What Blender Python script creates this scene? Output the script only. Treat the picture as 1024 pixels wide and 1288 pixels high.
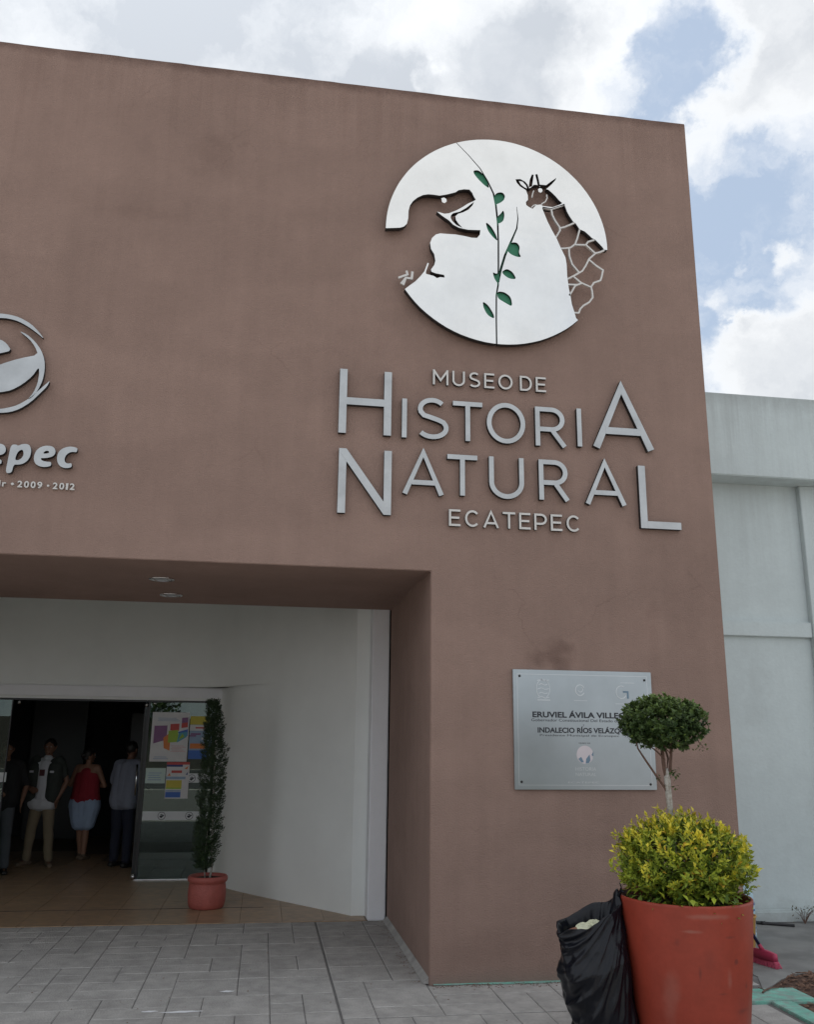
import bpy, bmesh, math, random, json
from mathutils import Vector, Matrix, noise
from math import sin, cos, pi, radians
random.seed(11)
S = bpy.context.scene
COL = S.collection
for o in list(bpy.data.objects):
    bpy.data.objects.remove(o)

# ------------------------------------------------------------ camera
cam = bpy.data.cameras.new('camera'); camo = bpy.data.objects.new('camera', cam); COL.objects.link(camo)
cr, cu, cf = Vector((.987855, -.154972, .011265)), Vector((-.049051, -.242238, .968976)), Vector((.147435, .957760, .246897))
camo.matrix_world = Matrix((
    (cr.x, cu.x, -cf.x, -1.282), (cr.y, cu.y, -cf.y, -7.001), (cr.z, cu.z, -cf.z, 1.75), (0, 0, 0, 1)))
cam.sensor_fit = 'VERTICAL'; cam.sensor_height = 24; cam.lens = 24 * 1112.34 / 1288
cam.clip_start = .05; cam.clip_end = 3000
S.camera = camo

# ------------------------------------------------------------ sky: Nishita blue with broken cloud
SUN_EL, SUN_AZ = radians(68), radians(-24)       # behind the building, up to the left
sun_dir = Vector((sin(SUN_AZ) * cos(SUN_EL), cos(SUN_AZ) * cos(SUN_EL), sin(SUN_EL)))
W = bpy.data.worlds.new('World'); S.world = W; W.use_nodes = True
nt = W.node_tree; N = nt.nodes; K = nt.links; N.clear()
def nd(t, **kw):
    n = N.new(t)
    for k, v in kw.items(): setattr(n, k, v)
    return n
def mth(op, a, b=None, c=None, clamp=False):
    n = nd('ShaderNodeMath', operation=op, use_clamp=clamp)
    for i, x in enumerate((a, b, c)):
        if x is None: continue
        if isinstance(x, (int, float)): n.inputs[i].default_value = x
        else: K.new(x, n.inputs[i])
    return n.outputs[0]
out = nd('ShaderNodeOutputWorld'); bg = nd('ShaderNodeBackground'); K.new(bg.outputs[0], out.inputs[0])
bg.inputs[1].default_value = 0.1
sky = nd('ShaderNodeTexSky', sky_type='NISHITA', sun_disc=False)
sky.sun_elevation = SUN_EL; sky.sun_rotation = SUN_AZ; sky.air_density = 1.0; sky.dust_density = 2.2; sky.ozone_density = 1.0
tc = nd('ShaderNodeTexCoord')
nrm = nd('ShaderNodeVectorMath', operation='NORMALIZE'); K.new(tc.outputs['Generated'], nrm.inputs[0])
sep = nd('ShaderNodeSeparateXYZ'); K.new(nrm.outputs[0], sep.inputs[0])
def blob(d, r0, r1):
    v = nd('ShaderNodeVectorMath', operation='DISTANCE'); K.new(warp, v.inputs[0]); v.inputs[1].default_value = Vector(d).normalized()
    m = nd('ShaderNodeMapRange', interpolation_type='SMOOTHSTEP'); K.new(v.outputs['Value'], m.inputs[0])
    m.inputs[1].default_value = r1; m.inputs[2].default_value = r0; m.inputs[3].default_value = 0; m.inputs[4].default_value = 1
    return m.outputs[0]
# billowy edges: warp the direction a little
wn = nd('ShaderNodeTexNoise'); K.new(nrm.outputs[0], wn.inputs[0]); wn.inputs['Scale'].default_value = 9; wn.inputs['Detail'].default_value = 8; wn.inputs['Roughness'].default_value = .62
wv = nd('ShaderNodeVectorMath', operation='SUBTRACT'); K.new(wn.outputs['Color'], wv.inputs[0]); wv.inputs[1].default_value = (.5, .5, .5)
ws = nd('ShaderNodeVectorMath', operation='SCALE'); K.new(wv.outputs[0], ws.inputs[0]); ws.inputs['Scale'].default_value = .16
wa = nd('ShaderNodeVectorMath', operation='ADD'); K.new(nrm.outputs[0], wa.inputs[0]); K.new(ws.outputs[0], wa.inputs[1])
warp = wa.outputs[0]
n1 = nd('ShaderNodeTexNoise'); K.new(warp, n1.inputs[0]); n1.inputs['Scale'].default_value = 3.1; n1.inputs['Detail'].default_value = 9; n1.inputs['Roughness'].default_value = .55
n2 = nd('ShaderNodeTexNoise'); K.new(warp, n2.inputs[0]); n2.inputs['Scale'].default_value = 14; n2.inputs['Detail'].default_value = 8; n2.inputs['Roughness'].default_value = .6
dens = mth('ADD', mth('MULTIPLY', n1.outputs[0], 1.5), mth('MULTIPLY', n2.outputs[0], .62))
dens = mth('SUBTRACT', dens, .90)
for d, a, r0, r1 in (((.248, .718, .655), .55, .03, .115), ((.20, .74, .64), .42, .02, .08), ((.10, .753, .65), .40, .01, .06), ((.456, .745, .486), .78, .004, .030), ((.505, .735, .50), .6, .004, .035), ((.44, .765, .44), .5, .003, .03), ((.49, .70, .53), .45, .005, .03), ((.53, .768, .36), .5, .03, .11),
                     ((.47, .60, .655), .5, .05, .15), ((.416, .700, .572), .38, .02, .08), ((-.26, .71, .655), .6, .05, .24), ((.0, .73, .69), .5, .08, .26), ((.475, .764, .425), .62, .003, .030),
                     ((.369, .671, .643), -.60, .01, .065), ((.455, .724, .52), -.62, .03, .10), ((.139, .745, .652), -.55, .003, .03), ((.455, .77, .455), -.36, .01, .07), ((.43, .80, .40), -.22, .01, .05), ((.36, .71, .60), -.35, .005, .03)):
    dens = mth('ADD', dens, mth('MULTIPLY', blob(d, r0, r1), a))
mask = nd('ShaderNodeMapRange', interpolation_type='SMOOTHSTEP'); K.new(dens, mask.inputs[0])
mask.inputs[1].default_value = -.20; mask.inputs[2].default_value = .42
# cloud body: bright thin edges, greyer where thick
shade = nd('ShaderNodeMapRange'); K.new(dens, shade.inputs[0]); shade.inputs[1].default_value = .22; shade.inputs[2].default_value = .95
n3 = nd('ShaderNodeTexNoise'); K.new(warp, n3.inputs[0]); n3.inputs['Scale'].default_value = 6; n3.inputs['Detail'].default_value = 6
shf = mth('MULTIPLY', shade.outputs[0], mth('MULTIPLY', n3.outputs[0], 1.9), clamp=True)
cc = nd('ShaderNodeMixRGB'); K.new(shf, cc.inputs[0]); cc.inputs[1].default_value = (8.7, 8.85, 9.0, 1); cc.inputs[2].default_value = (5.0, 5.35, 5.85, 1)
# sunny glow of thin cloud around the hidden sun
sb = nd('ShaderNodeVectorMath', operation='DISTANCE'); K.new(nrm.outputs[0], sb.inputs[0]); sb.inputs[1].default_value = sun_dir
sg = nd('ShaderNodeMapRange', interpolation_type='SMOOTHSTEP'); K.new(sb.outputs['Value'], sg.inputs[0]); sg.inputs[1].default_value = .80; sg.inputs[2].default_value = .0; sg.inputs[3].default_value = 1; sg.inputs[4].default_value = 1.55
ccg = nd('ShaderNodeVectorMath', operation='SCALE'); K.new(cc.outputs[0], ccg.inputs[0]); K.new(sg.outputs[0], ccg.inputs['Scale'])
# thin veil over the blue
veil = nd('ShaderNodeMixRGB'); veil.inputs[0].default_value = .72; K.new(sky.outputs[0], veil.inputs[1]); veil.inputs[2].default_value = (4.7, 5.75, 7.2, 1)
# wind-drawn thin cirrus through the blue gaps
cm = nd('ShaderNodeMapping'); cm.inputs['Scale'].default_value = (2.2, 2.2, 6.5); cm.inputs['Rotation'].default_value = (0, .35, .2); K.new(warp, cm.inputs[0])
cn = nd('ShaderNodeTexNoise'); K.new(cm.outputs[0], cn.inputs[0]); cn.inputs['Scale'].default_value = 2.2; cn.inputs['Detail'].default_value = 9; cn.inputs['Roughness'].default_value = .6
cmr = nd('ShaderNodeMapRange', interpolation_type='SMOOTHSTEP'); K.new(cn.outputs[0], cmr.inputs[0]); cmr.inputs[1].default_value = .40; cmr.inputs[2].default_value = .66; cmr.inputs[4].default_value = .75
cv_ = nd('ShaderNodeMixRGB'); K.new(cmr.outputs[0], cv_.inputs[0]); K.new(veil.outputs[0], cv_.inputs[1]); cv_.inputs[2].default_value = (7.4, 7.8, 8.4, 1); veil = cv_
mx = nd('ShaderNodeMixRGB'); K.new(mask.outputs[0], mx.inputs[0]); K.new(veil.outputs[0], mx.inputs[1]); K.new(ccg.outputs[0], mx.inputs[2])
K.new(mx.outputs[0], bg.inputs[0])
W.cycles.sampling_method = 'MANUAL'; W.cycles.sample_map_resolution = 512

sl = bpy.data.lights.new('sun', 'SUN'); sl.energy = 5.0; sl.angle = radians(1.2); sl.color = (1, .93, .84)
slo = bpy.data.objects.new('sun', sl); COL.objects.link(slo); slo.rotation_euler = sun_dir.to_track_quat('Z', 'Y').to_euler(); slo.location = (0, 0, 30)
S.view_settings.view_transform = 'Standard'; S.view_settings.look = 'None'; S.view_settings.gamma = 1; S.view_settings.use_curve_mapping = False
S.view_settings.exposure = .22
S.render.engine = 'CYCLES'
S.cycles.max_bounces = 8; S.cycles.diffuse_bounces = 4; S.cycles.glossy_bounces = 4; S.cycles.transmission_bounces = 6; S.cycles.transparent_max_bounces = 8

# ------------------------------------------------------------ materials
MATS = {}
def mat(name, col, rough=.8, metal=0, var=.12, scale=3.0, bump=.0, bscale=60, spec=.5, streak=0, objvar=0, extra=None, col2=None, attr=None, grain=0):
    m = bpy.data.materials.new(name); m.use_nodes = True; MATS[name] = m
    t = m.node_tree; n = t.nodes; l = t.links; p = n['Principled BSDF']
    p.inputs['Roughness'].default_value = rough; p.inputs['Metallic'].default_value = metal
    p.inputs['Specular IOR Level'].default_value = spec
    tcn = n.new('ShaderNodeTexCoord'); src = tcn.outputs['Object']
    geo = n.new('ShaderNodeNewGeometry'); pos = geo.outputs['Position']
    if objvar: src = pos
    else: src = pos if name.endswith('_w') else tcn.outputs['Object']
    no = n.new('ShaderNodeTexNoise'); no.inputs['Scale'].default_value = scale; no.inputs['Detail'].default_value = 8; no.inputs['Roughness'].default_value = .6
    l.new(src, no.inputs[0])
    mp = n.new('ShaderNodeMapRange'); l.new(no.outputs[0], mp.inputs[0]); mp.inputs[1].default_value = .28; mp.inputs[2].default_value = .72
    mp.inputs[3].default_value = 1 - var; mp.inputs[4].default_value = 1 + var
    base = n.new('ShaderNodeVectorMath'); base.operation = 'SCALE'
    if attr:
        a = n.new('ShaderNodeAttribute'); a.attribute_name = attr; l.new(a.outputs['Color'], base.inputs[0])
    elif col2:
        mxx = n.new('ShaderNodeMixRGB'); mxx.inputs[1].default_value = (*col, 1); mxx.inputs[2].default_value = (*col2, 1)
        nn = n.new('ShaderNodeTexNoise'); nn.inputs['Scale'].default_value = scale * 2.3; nn.inputs['Detail'].default_value = 6; l.new(src, nn.inputs[0])
        mm = n.new('ShaderNodeMapRange'); l.new(nn.outputs[0], mm.inputs[0]); mm.inputs[1].default_value = .42; mm.inputs[2].default_value = .62
        l.new(mm.outputs[0], mxx.inputs[0]); l.new(mxx.outputs[0], base.inputs[0])
    else:
        base.inputs[0].default_value = col
    l.new(mp.outputs[0], base.inputs['Scale'])
    last = base.outputs[0]
    if streak:
        mpg = n.new('ShaderNodeMapping'); mpg.inputs['Scale'].default_value = (5, 5, .35); l.new(src, mpg.inputs[0])
        sn = n.new('ShaderNodeTexNoise'); sn.inputs['Scale'].default_value = 1.6; sn.inputs['Detail'].default_value = 7; sn.inputs['Roughness'].default_value = .65; l.new(mpg.outputs[0], sn.inputs[0])
        sm = n.new('ShaderNodeMapRange'); l.new(sn.outputs[0], sm.inputs[0]); sm.inputs[1].default_value = .35; sm.inputs[2].default_value = .7; sm.inputs[3].default_value = 1 + streak * .5; sm.inputs[4].default_value = 1 - streak
        v = n.new('ShaderNodeVectorMath'); v.operation = 'SCALE'; l.new(last, v.inputs[0]); l.new(sm.outputs[0], v.inputs['Scale']); last = v.outputs[0]
    if grain:   # large soft patches and fine mottling left by trowel and repainting
        for sc_, st_, ra in ((.45, 1.0, .5), (6.5, .8, .75), (26, .55, .6)):
            mg = n.new('ShaderNodeMapping'); mg.inputs['Scale'].default_value = (1, 1, 1.5); mg.inputs['Rotation'].default_value = (0, .35, 0); l.new(src, mg.inputs[0])
            gn = n.new('ShaderNodeTexNoise'); gn.inputs['Scale'].default_value = sc_; gn.inputs['Detail'].default_value = 6; gn.inputs['Roughness'].default_value = ra; l.new(mg.outputs[0], gn.inputs[0])
            gm = n.new('ShaderNodeMapRange'); l.new(gn.outputs[0], gm.inputs[0]); gm.inputs[1].default_value = .3; gm.inputs[2].default_value = .7; gm.inputs[3].default_value = 1 - grain * st_; gm.inputs[4].default_value = 1 + grain * st_
            v = n.new('ShaderNodeVectorMath'); v.operation = 'SCALE'; l.new(last, v.inputs[0]); l.new(gm.outputs[0], v.inputs['Scale']); last = v.outputs[0]
    if objvar:
        oi = n.new('ShaderNodeObjectInfo'); om = n.new('ShaderNodeMapRange'); l.new(oi.outputs['Random'], om.inputs[0])
        om.inputs[3].default_value = 1 - objvar; om.inputs[4].default_value = 1 + objvar
        v = n.new('ShaderNodeVectorMath'); v.operation = 'SCALE'; l.new(last, v.inputs[0]); l.new(om.outputs[0], v.inputs['Scale']); last = v.outputs[0]
    if extra: last = extra(n, l, src, pos, last)
    l.new(last, p.inputs['Base Color'])
    if bump:
        bn = n.new('ShaderNodeTexNoise'); bn.inputs['Scale'].default_value = bscale; bn.inputs['Detail'].default_value = 5; l.new(src, bn.inputs[0])
        bp_ = n.new('ShaderNodeBump'); bp_.inputs['Strength'].default_value = bump; bp_.inputs['Distance'].default_value = .01
        l.new(bn.outputs[0], bp_.inputs['Height']); l.new(bp_.outputs[0], p.inputs['Normal'])
    return m
def spots(centres, dark, amount=.5):
    """old water stains on walls, scuffs and a painted highlight on the planter, each placed separately"""
    def f(n, l, src, pos, last):
        wn_ = n.new('ShaderNodeTexNoise'); wn_.inputs['Scale'].default_value = 7; wn_.inputs['Detail'].default_value = 7; l.new(pos, wn_.inputs[0])
        for (x, y, z, rx, rz, a) in centres:
            mp_ = n.new('ShaderNodeMapping'); mp_.vector_type = 'POINT'
            mp_.inputs['Location'].default_value = (-x / rx, 0, -z / rz); mp_.inputs['Scale'].default_value = (1 / rx, .0, 1 / rz); l.new(pos, mp_.inputs[0])
            ln = n.new('ShaderNodeVectorMath'); ln.operation = 'LENGTH'; l.new(mp_.outputs[0], ln.inputs[0])
            ad = n.new('ShaderNodeMath'); ad.operation = 'MULTIPLY_ADD'; l.new(wn_.outputs[0], ad.inputs[0]); ad.inputs[1].default_value = 2.0; l.new(ln.outputs['Value'], ad.inputs[2])
            mr = n.new('ShaderNodeMapRange'); mr.interpolation_type = 'SMOOTHSTEP'; l.new(ad.outputs[0], mr.inputs[0]); mr.inputs[1].default_value = 1.0; mr.inputs[2].default_value = 2.0; mr.inputs[3].default_value = a; mr.inputs[4].default_value = 0
            mi = n.new('ShaderNodeMixRGB'); l.new(mr.outputs[0], mi.inputs[0]); l.new(last, mi.inputs[1]); mi.inputs[2].default_value = (*dark, 1); last = mi.outputs[0]
        return last
    return f
def edge_dirt(z0, z1, dark, a):
    def f(n, l, src, pos, last):
        s = n.new('ShaderNodeSeparateXYZ'); l.new(pos, s.inputs[0])
        wn_ = n.new('ShaderNodeTexNoise'); wn_.inputs['Scale'].default_value = 3.5; wn_.inputs['Detail'].default_value = 9; wn_.inputs['Roughness'].default_value = .75; l.new(pos, wn_.inputs[0])
        mr = n.new('ShaderNodeMapRange'); l.new(s.outputs['Z'], mr.inputs[0]); mr.inputs[1].default_value = z0; mr.inputs[2].default_value = z1
        m2 = n.new('ShaderNodeMath'); m2.operation = 'ADD'; l.new(mr.outputs[0], m2.inputs[0]); l.new(wn_.outputs[0], m2.inputs[1])
        m3 = n.new('ShaderNodeMapRange'); l.new(m2.outputs[0], m3.inputs[0]); m3.inputs[1].default_value = 1.05; m3.inputs[2].default_value = 1.5; m3.inputs[4].default_value = a
        mi = n.new('ShaderNodeMixRGB'); l.new(m3.outputs[0], mi.inputs[0]); l.new(last, mi.inputs[1]); mi.inputs[2].default_value = (*dark, 1)
        return mi.outputs[0]
    return f
def chain(*fs):
    def f(n, l, src, pos, last):
        for g in fs: last = g(n, l, src, pos, last)
        return last
    return f
def streaks_from(ztop, length, freq, dark, a):
    """rain streaks running down from an edge at ztop"""
    def f(n, l, src, pos, last):
        mg = n.new('ShaderNodeMapping'); mg.inputs['Scale'].default_value = (freq * 4, freq * 4, .35); l.new(pos, mg.inputs[0])
        g_ = n.new('ShaderNodeTexNoise'); g_.inputs['Scale'].default_value = 1; g_.inputs['Detail'].default_value = 5; g_.inputs['Roughness'].default_value = .7; l.new(mg.outputs[0], g_.inputs[0])
        s = n.new('ShaderNodeSeparateXYZ'); l.new(pos, s.inputs[0])
        mr = n.new('ShaderNodeMapRange'); l.new(s.outputs['Z'], mr.inputs[0]); mr.inputs[1].default_value = ztop - length; mr.inputs[2].default_value = ztop; mr.inputs[3].default_value = -.22; mr.inputs[4].default_value = .16
        ad = n.new('ShaderNodeMath'); ad.operation = 'ADD'; l.new(g_.outputs[0], ad.inputs[0]); l.new(mr.outputs[0], ad.inputs[1])
        m3 = n.new('ShaderNodeMapRange'); l.new(ad.outputs[0], m3.inputs[0]); m3.inputs[1].default_value = .52; m3.inputs[2].default_value = .82; m3.inputs[4].default_value = a
        mi = n.new('ShaderNodeMixRGB'); l.new(m3.outputs[0], mi.inputs[0]); l.new(last, mi.inputs[1]); mi.inputs[2].default_value = (*dark, 1)
        return mi.outputs[0]
    return f
def weather(n, l, src, pos, last):
    """hairline cracks and roller-wide patch repairs in the render"""
    wn_ = n.new('ShaderNodeTexNoise'); wn_.inputs['Scale'].default_value = 2.5; wn_.inputs['Detail'].default_value = 8; l.new(pos, wn_.inputs[0])
    va = n.new('ShaderNodeVectorMath'); va.operation = 'MULTIPLY_ADD'; l.new(wn_.outputs['Color'], va.inputs[0]); va.inputs[1].default_value = (.5, .5, .5); l.new(pos, va.inputs[2])
    vo = n.new('ShaderNodeTexVoronoi'); vo.feature = 'DISTANCE_TO_EDGE'; vo.inputs['Scale'].default_value = .75; l.new(va.outputs[0], vo.inputs[0])
    c = n.new('ShaderNodeMapRange'); l.new(vo.outputs['Distance'], c.inputs[0]); c.inputs[1].default_value = .002; c.inputs[2].default_value = .007; c.inputs[3].default_value = .17; c.inputs[4].default_value = 0
    gn = n.new('ShaderNodeTexNoise'); gn.inputs['Scale'].default_value = .9; gn.inputs['Detail'].default_value = 3; l.new(pos, gn.inputs[0])
    gm = n.new('ShaderNodeMapRange'); l.new(gn.outputs[0], gm.inputs[0]); gm.inputs[1].default_value = .52; gm.inputs[2].default_value = .62
    ml = n.new('ShaderNodeMath'); ml.operation = 'MULTIPLY'; l.new(c.outputs[0], ml.inputs[0]); l.new(gm.outputs[0], ml.inputs[1])
    mi = n.new('ShaderNodeMixRGB'); l.new(ml.outputs[0], mi.inputs[0]); l.new(last, mi.inputs[1]); mi.inputs[2].default_value = (.13, .08, .065, 1)
    mg = n.new('ShaderNodeMapping'); mg.inputs['Scale'].default_value = (.45, .45, .9); l.new(pos, mg.inputs[0])
    br_ = n.new('ShaderNodeTexNoise'); br_.inputs['Scale'].default_value = 1.6; br_.inputs['Detail'].default_value = 2; br_.inputs['Roughness'].default_value = .3; l.new(mg.outputs[0], br_.inputs[0])
    bm_ = n.new('ShaderNodeMapRange'); l.new(br_.outputs[0], bm_.inputs[0]); bm_.inputs[1].default_value = .50; bm_.inputs[2].default_value = .56; bm_.inputs[3].default_value = .975; bm_.inputs[4].default_value = 1.035
    v = n.new('ShaderNodeVectorMath'); v.operation = 'SCALE'; l.new(mi.outputs[0], v.inputs[0]); l.new(bm_.outputs[0], v.inputs['Scale'])
    return v.outputs[0]
STU = (.303, .207, .171)
mat('stucco_w', STU, .88, var=.07, scale=2.2, bump=.55, bscale=85, spec=.2, streak=.05, grain=.035,
    extra=chain(spots([(.98, 0, 2.42, .22, .16, .55), (1.12, 0, 2.36, .10, .22, .35), (-1.95, 0, 6.75, .25, .3, .22), (1.9, 0, 2.6, .10, .5, .16), (-2.6, 0, 6.1, .5, .12, .12), (.5, 0, .2, .9, .18, .12), (1.5, 0, 1.0, .25, .7, .10), (-.2, 0, 5.2, .8, .8, .10), (2.2, 0, 3.0, .5, .6, .10)], (.14, .085, .07)),
                edge_dirt(7.42, 7.64, (.10, .06, .05), .7), edge_dirt(.22, .0, (.22, .17, .15), .4), weather, streaks_from(7.64, 1.6, 2.6, (.20, .125, .10), .30), streaks_from(3.06, -.0, .0, (.2, .12, .1), 0) if 0 else (lambda n, l, s, p, x: x)))
mat('white_wall_w', (.84, .865, .84), .8, var=.04, scale=1.6, bump=.12, bscale=35, spec=.3)
mat('annex_white_w', (.60, .675, .68), .8, var=.06, scale=1.4, bump=.2, bscale=30, spec=.3, streak=.025, grain=.03,
    extra=chain(edge_dirt(5.1, 5.56, (.33, .36, .36), .6), streaks_from(5.54, 1.1, 2.2, (.34, .37, .37), .5), streaks_from(4.57, 1.9, 1.8, (.42, .46, .46), .35), edge_dirt(.5, -.02, (.30, .30, .28), .6), spots([(3.9, 0, 2.2, .25, .9, .18), (4.5, 0, 1.2, .3, .6, .15), (3.3, 0, 3.7, .4, .3, .15)], (.38, .41, .41))))
mat('white_paint', (.83, .84, .86), .55, var=.03, scale=4, bump=.05)
mat('plaza_w', (.44, .42, .385), .9, var=.15, scale=1.2, bump=.2, bscale=80)
mat('concrete_ground_w', (.26, .26, .25), .9, var=.2, scale=1.2, bump=.3, bscale=80, col2=(.19, .19, .185))
mat('asphalt_w', (.06, .06, .062), .9, var=.15, scale=1.5, bump=.3, bscale=100)
mat('paver_w', (.41, .395, .375), .92, var=.13, scale=3.4, bump=.7, bscale=75, objvar=.05, col2=(.355, .342, .325), spec=.2, grain=.085)
mat('joint_w', (.15, .145, .14), .95, var=.2, scale=8, bump=.3)
mat('tile_w', (.40, .27, .165), .36, var=.16, scale=5, bump=.04, bscale=15, objvar=.035, col2=(.32, .225, .15), spec=.5)
mat('grout_w', (.22, .165, .12), .9, var=.1)
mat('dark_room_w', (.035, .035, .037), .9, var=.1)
mat('mint_w', (.20, .48, .39), .85, var=.22, scale=7, bump=.5, bscale=60, col2=(.25, .36, .32))
mat('mulch', (.11, .055, .035), .95, var=.4, scale=30, bump=.5, bscale=60, objvar=0, col2=(.05, .028, .02))
mat('mulch_chip', (.16, .09, .06), .9, var=.4, scale=20, bump=.2)
mat('letter_steel', (.47, .48, .48), .38, 1, var=.14, scale=5, bump=.06, bscale=20)
mat('letter_pale', (.66, .64, .61), .5, .35, var=.06, scale=6)
mat('disc_steel', (.82, .81, .78), .16, 1, var=.07, scale=2.6, bump=.55, bscale=1.6)
mat('plaque_steel', (.47, .52, .55), .34, 1, var=.07, scale=3, bump=.05, bscale=9)
mat('emboss', (.66, .69, .71), .4, 1, var=.05)
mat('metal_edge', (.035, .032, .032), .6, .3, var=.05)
mat('backing_dark', (.02, .02, .02), .6)
mat('leaf_green_paint', (.03, .21, .11), .5, var=.06)
mat('ink', (.02, .022, .03), .5, var=.02)
mat('planter_red', (.30, .048, .028), .42, var=.13, scale=5, bump=.10, bscale=22, spec=.32, grain=.06,
    extra=chain(spots([(1.20, 0, .80, .16, .02, .35), (1.02, 0, .35, .05, .2, .22), (1.5, 0, .25, .05, .25, .2), (1.30, 0, .10, .3, .09, .45), (1.33, 0, .47, .02, .06, .25), (1.12, 0, .72, .08, .012, .35)], (.36, .20, .16)), spots([(1.42, 0, .30, .09, .03, .7), (1.22, 0, .58, .06, .09, .25), (1.46, 0, .42, .02, .03, .7), (1.1, 0, .2, .03, .05, .5), (1.34, 0, .69, .045, .012, .6), (1.16, 0, .50, .012, .05, .6), (1.05, 0, .66, .02, .03, .4), (1.38, 0, .56, .015, .015, .7), (1.28, 0, .40, .05, .01, .5)], (.12, .03, .025))))  # pale smear under the rim is a painted highlight; other spots are scuffs and dust
mat('terracotta', (.40, .105, .085), .55, var=.12, scale=18, bump=.8, bscale=55)
mat('soil', (.03, .022, .016), .95, var=.3, scale=30, bump=.6)
mat('bag_plastic', (.005, .006, .010), .28, var=.1, spec=.32)
mat('trash_paper', (.62, .63, .45), .7, var=.15, scale=14)
mat('trash_brown', (.22, .10, .06), .7, var=.2, scale=14)
mat('bark_pale', (.46, .44, .40), .85, var=.15, scale=25, bump=.5, bscale=80, col2=(.32, .28, .24))
mat('bark_brown', (.13, .075, .055), .85, var=.2, scale=25, bump=.5)
mat('foliage', (1, 1, 1), .5, var=.10, scale=9, attr='leafcol', spec=.4)
mat('chrome', (.75, .75, .76), .2, 1, var=.02)
mat('dark_frame', (.015, .016, .018), .35, var=.05)
mat('frosted', (.62, .65, .66), .6, var=.04)
mat('black_metal', (.02, .02, .022), .5, var=.1)
mat('lamp_glass', (.45, .47, .47), .4, var=.03)
def glass(name, col, rough=0.0, alpha=.35):
    m = bpy.data.materials.new(name); m.use_nodes = True; MATS[name] = m
    t = m.node_tree; n = t.nodes; l = t.links; n.remove(n['Principled BSDF']); o = n['Material Output']
    tr = n.new('ShaderNodeBsdfTransparent'); tr.inputs[0].default_value = (*col, 1)
    gl = n.new('ShaderNodeBsdfGlossy'); gl.inputs['Roughness'].default_value = rough; gl.inputs[0].default_value = (.9, 1, .96, 1)
    fr = n.new('ShaderNodeFresnel'); fr.inputs[0].default_value = 1.7
    no = n.new('ShaderNodeTexNoise'); no.inputs['Scale'].default_value = 1.1; tcn = n.new('ShaderNodeTexCoord'); l.new(tcn.outputs['Object'], no.inputs[0])
    b = n.new('ShaderNodeBump'); b.inputs['Strength'].default_value = .04; l.new(no.outputs[0], b.inputs['Height']); l.new(b.outputs[0], gl.inputs['Normal'])
    ad = n.new('ShaderNodeMath'); ad.operation = 'MULTIPLY_ADD'; l.new(fr.outputs[0], ad.inputs[0]); ad.inputs[1].default_value = .72; ad.inputs[2].default_value = .02; ad.use_clamp = True
    mx_ = n.new('ShaderNodeMixShader'); l.new(ad.outputs[0], mx_.inputs[0]); l.new(tr.outputs[0], mx_.inputs[1]); l.new(gl.outputs[0], mx_.inputs[2]); l.new(mx_.outputs[0], o.inputs[0])
    return m
glass('door_glass', (.50, .62, .58))

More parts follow.
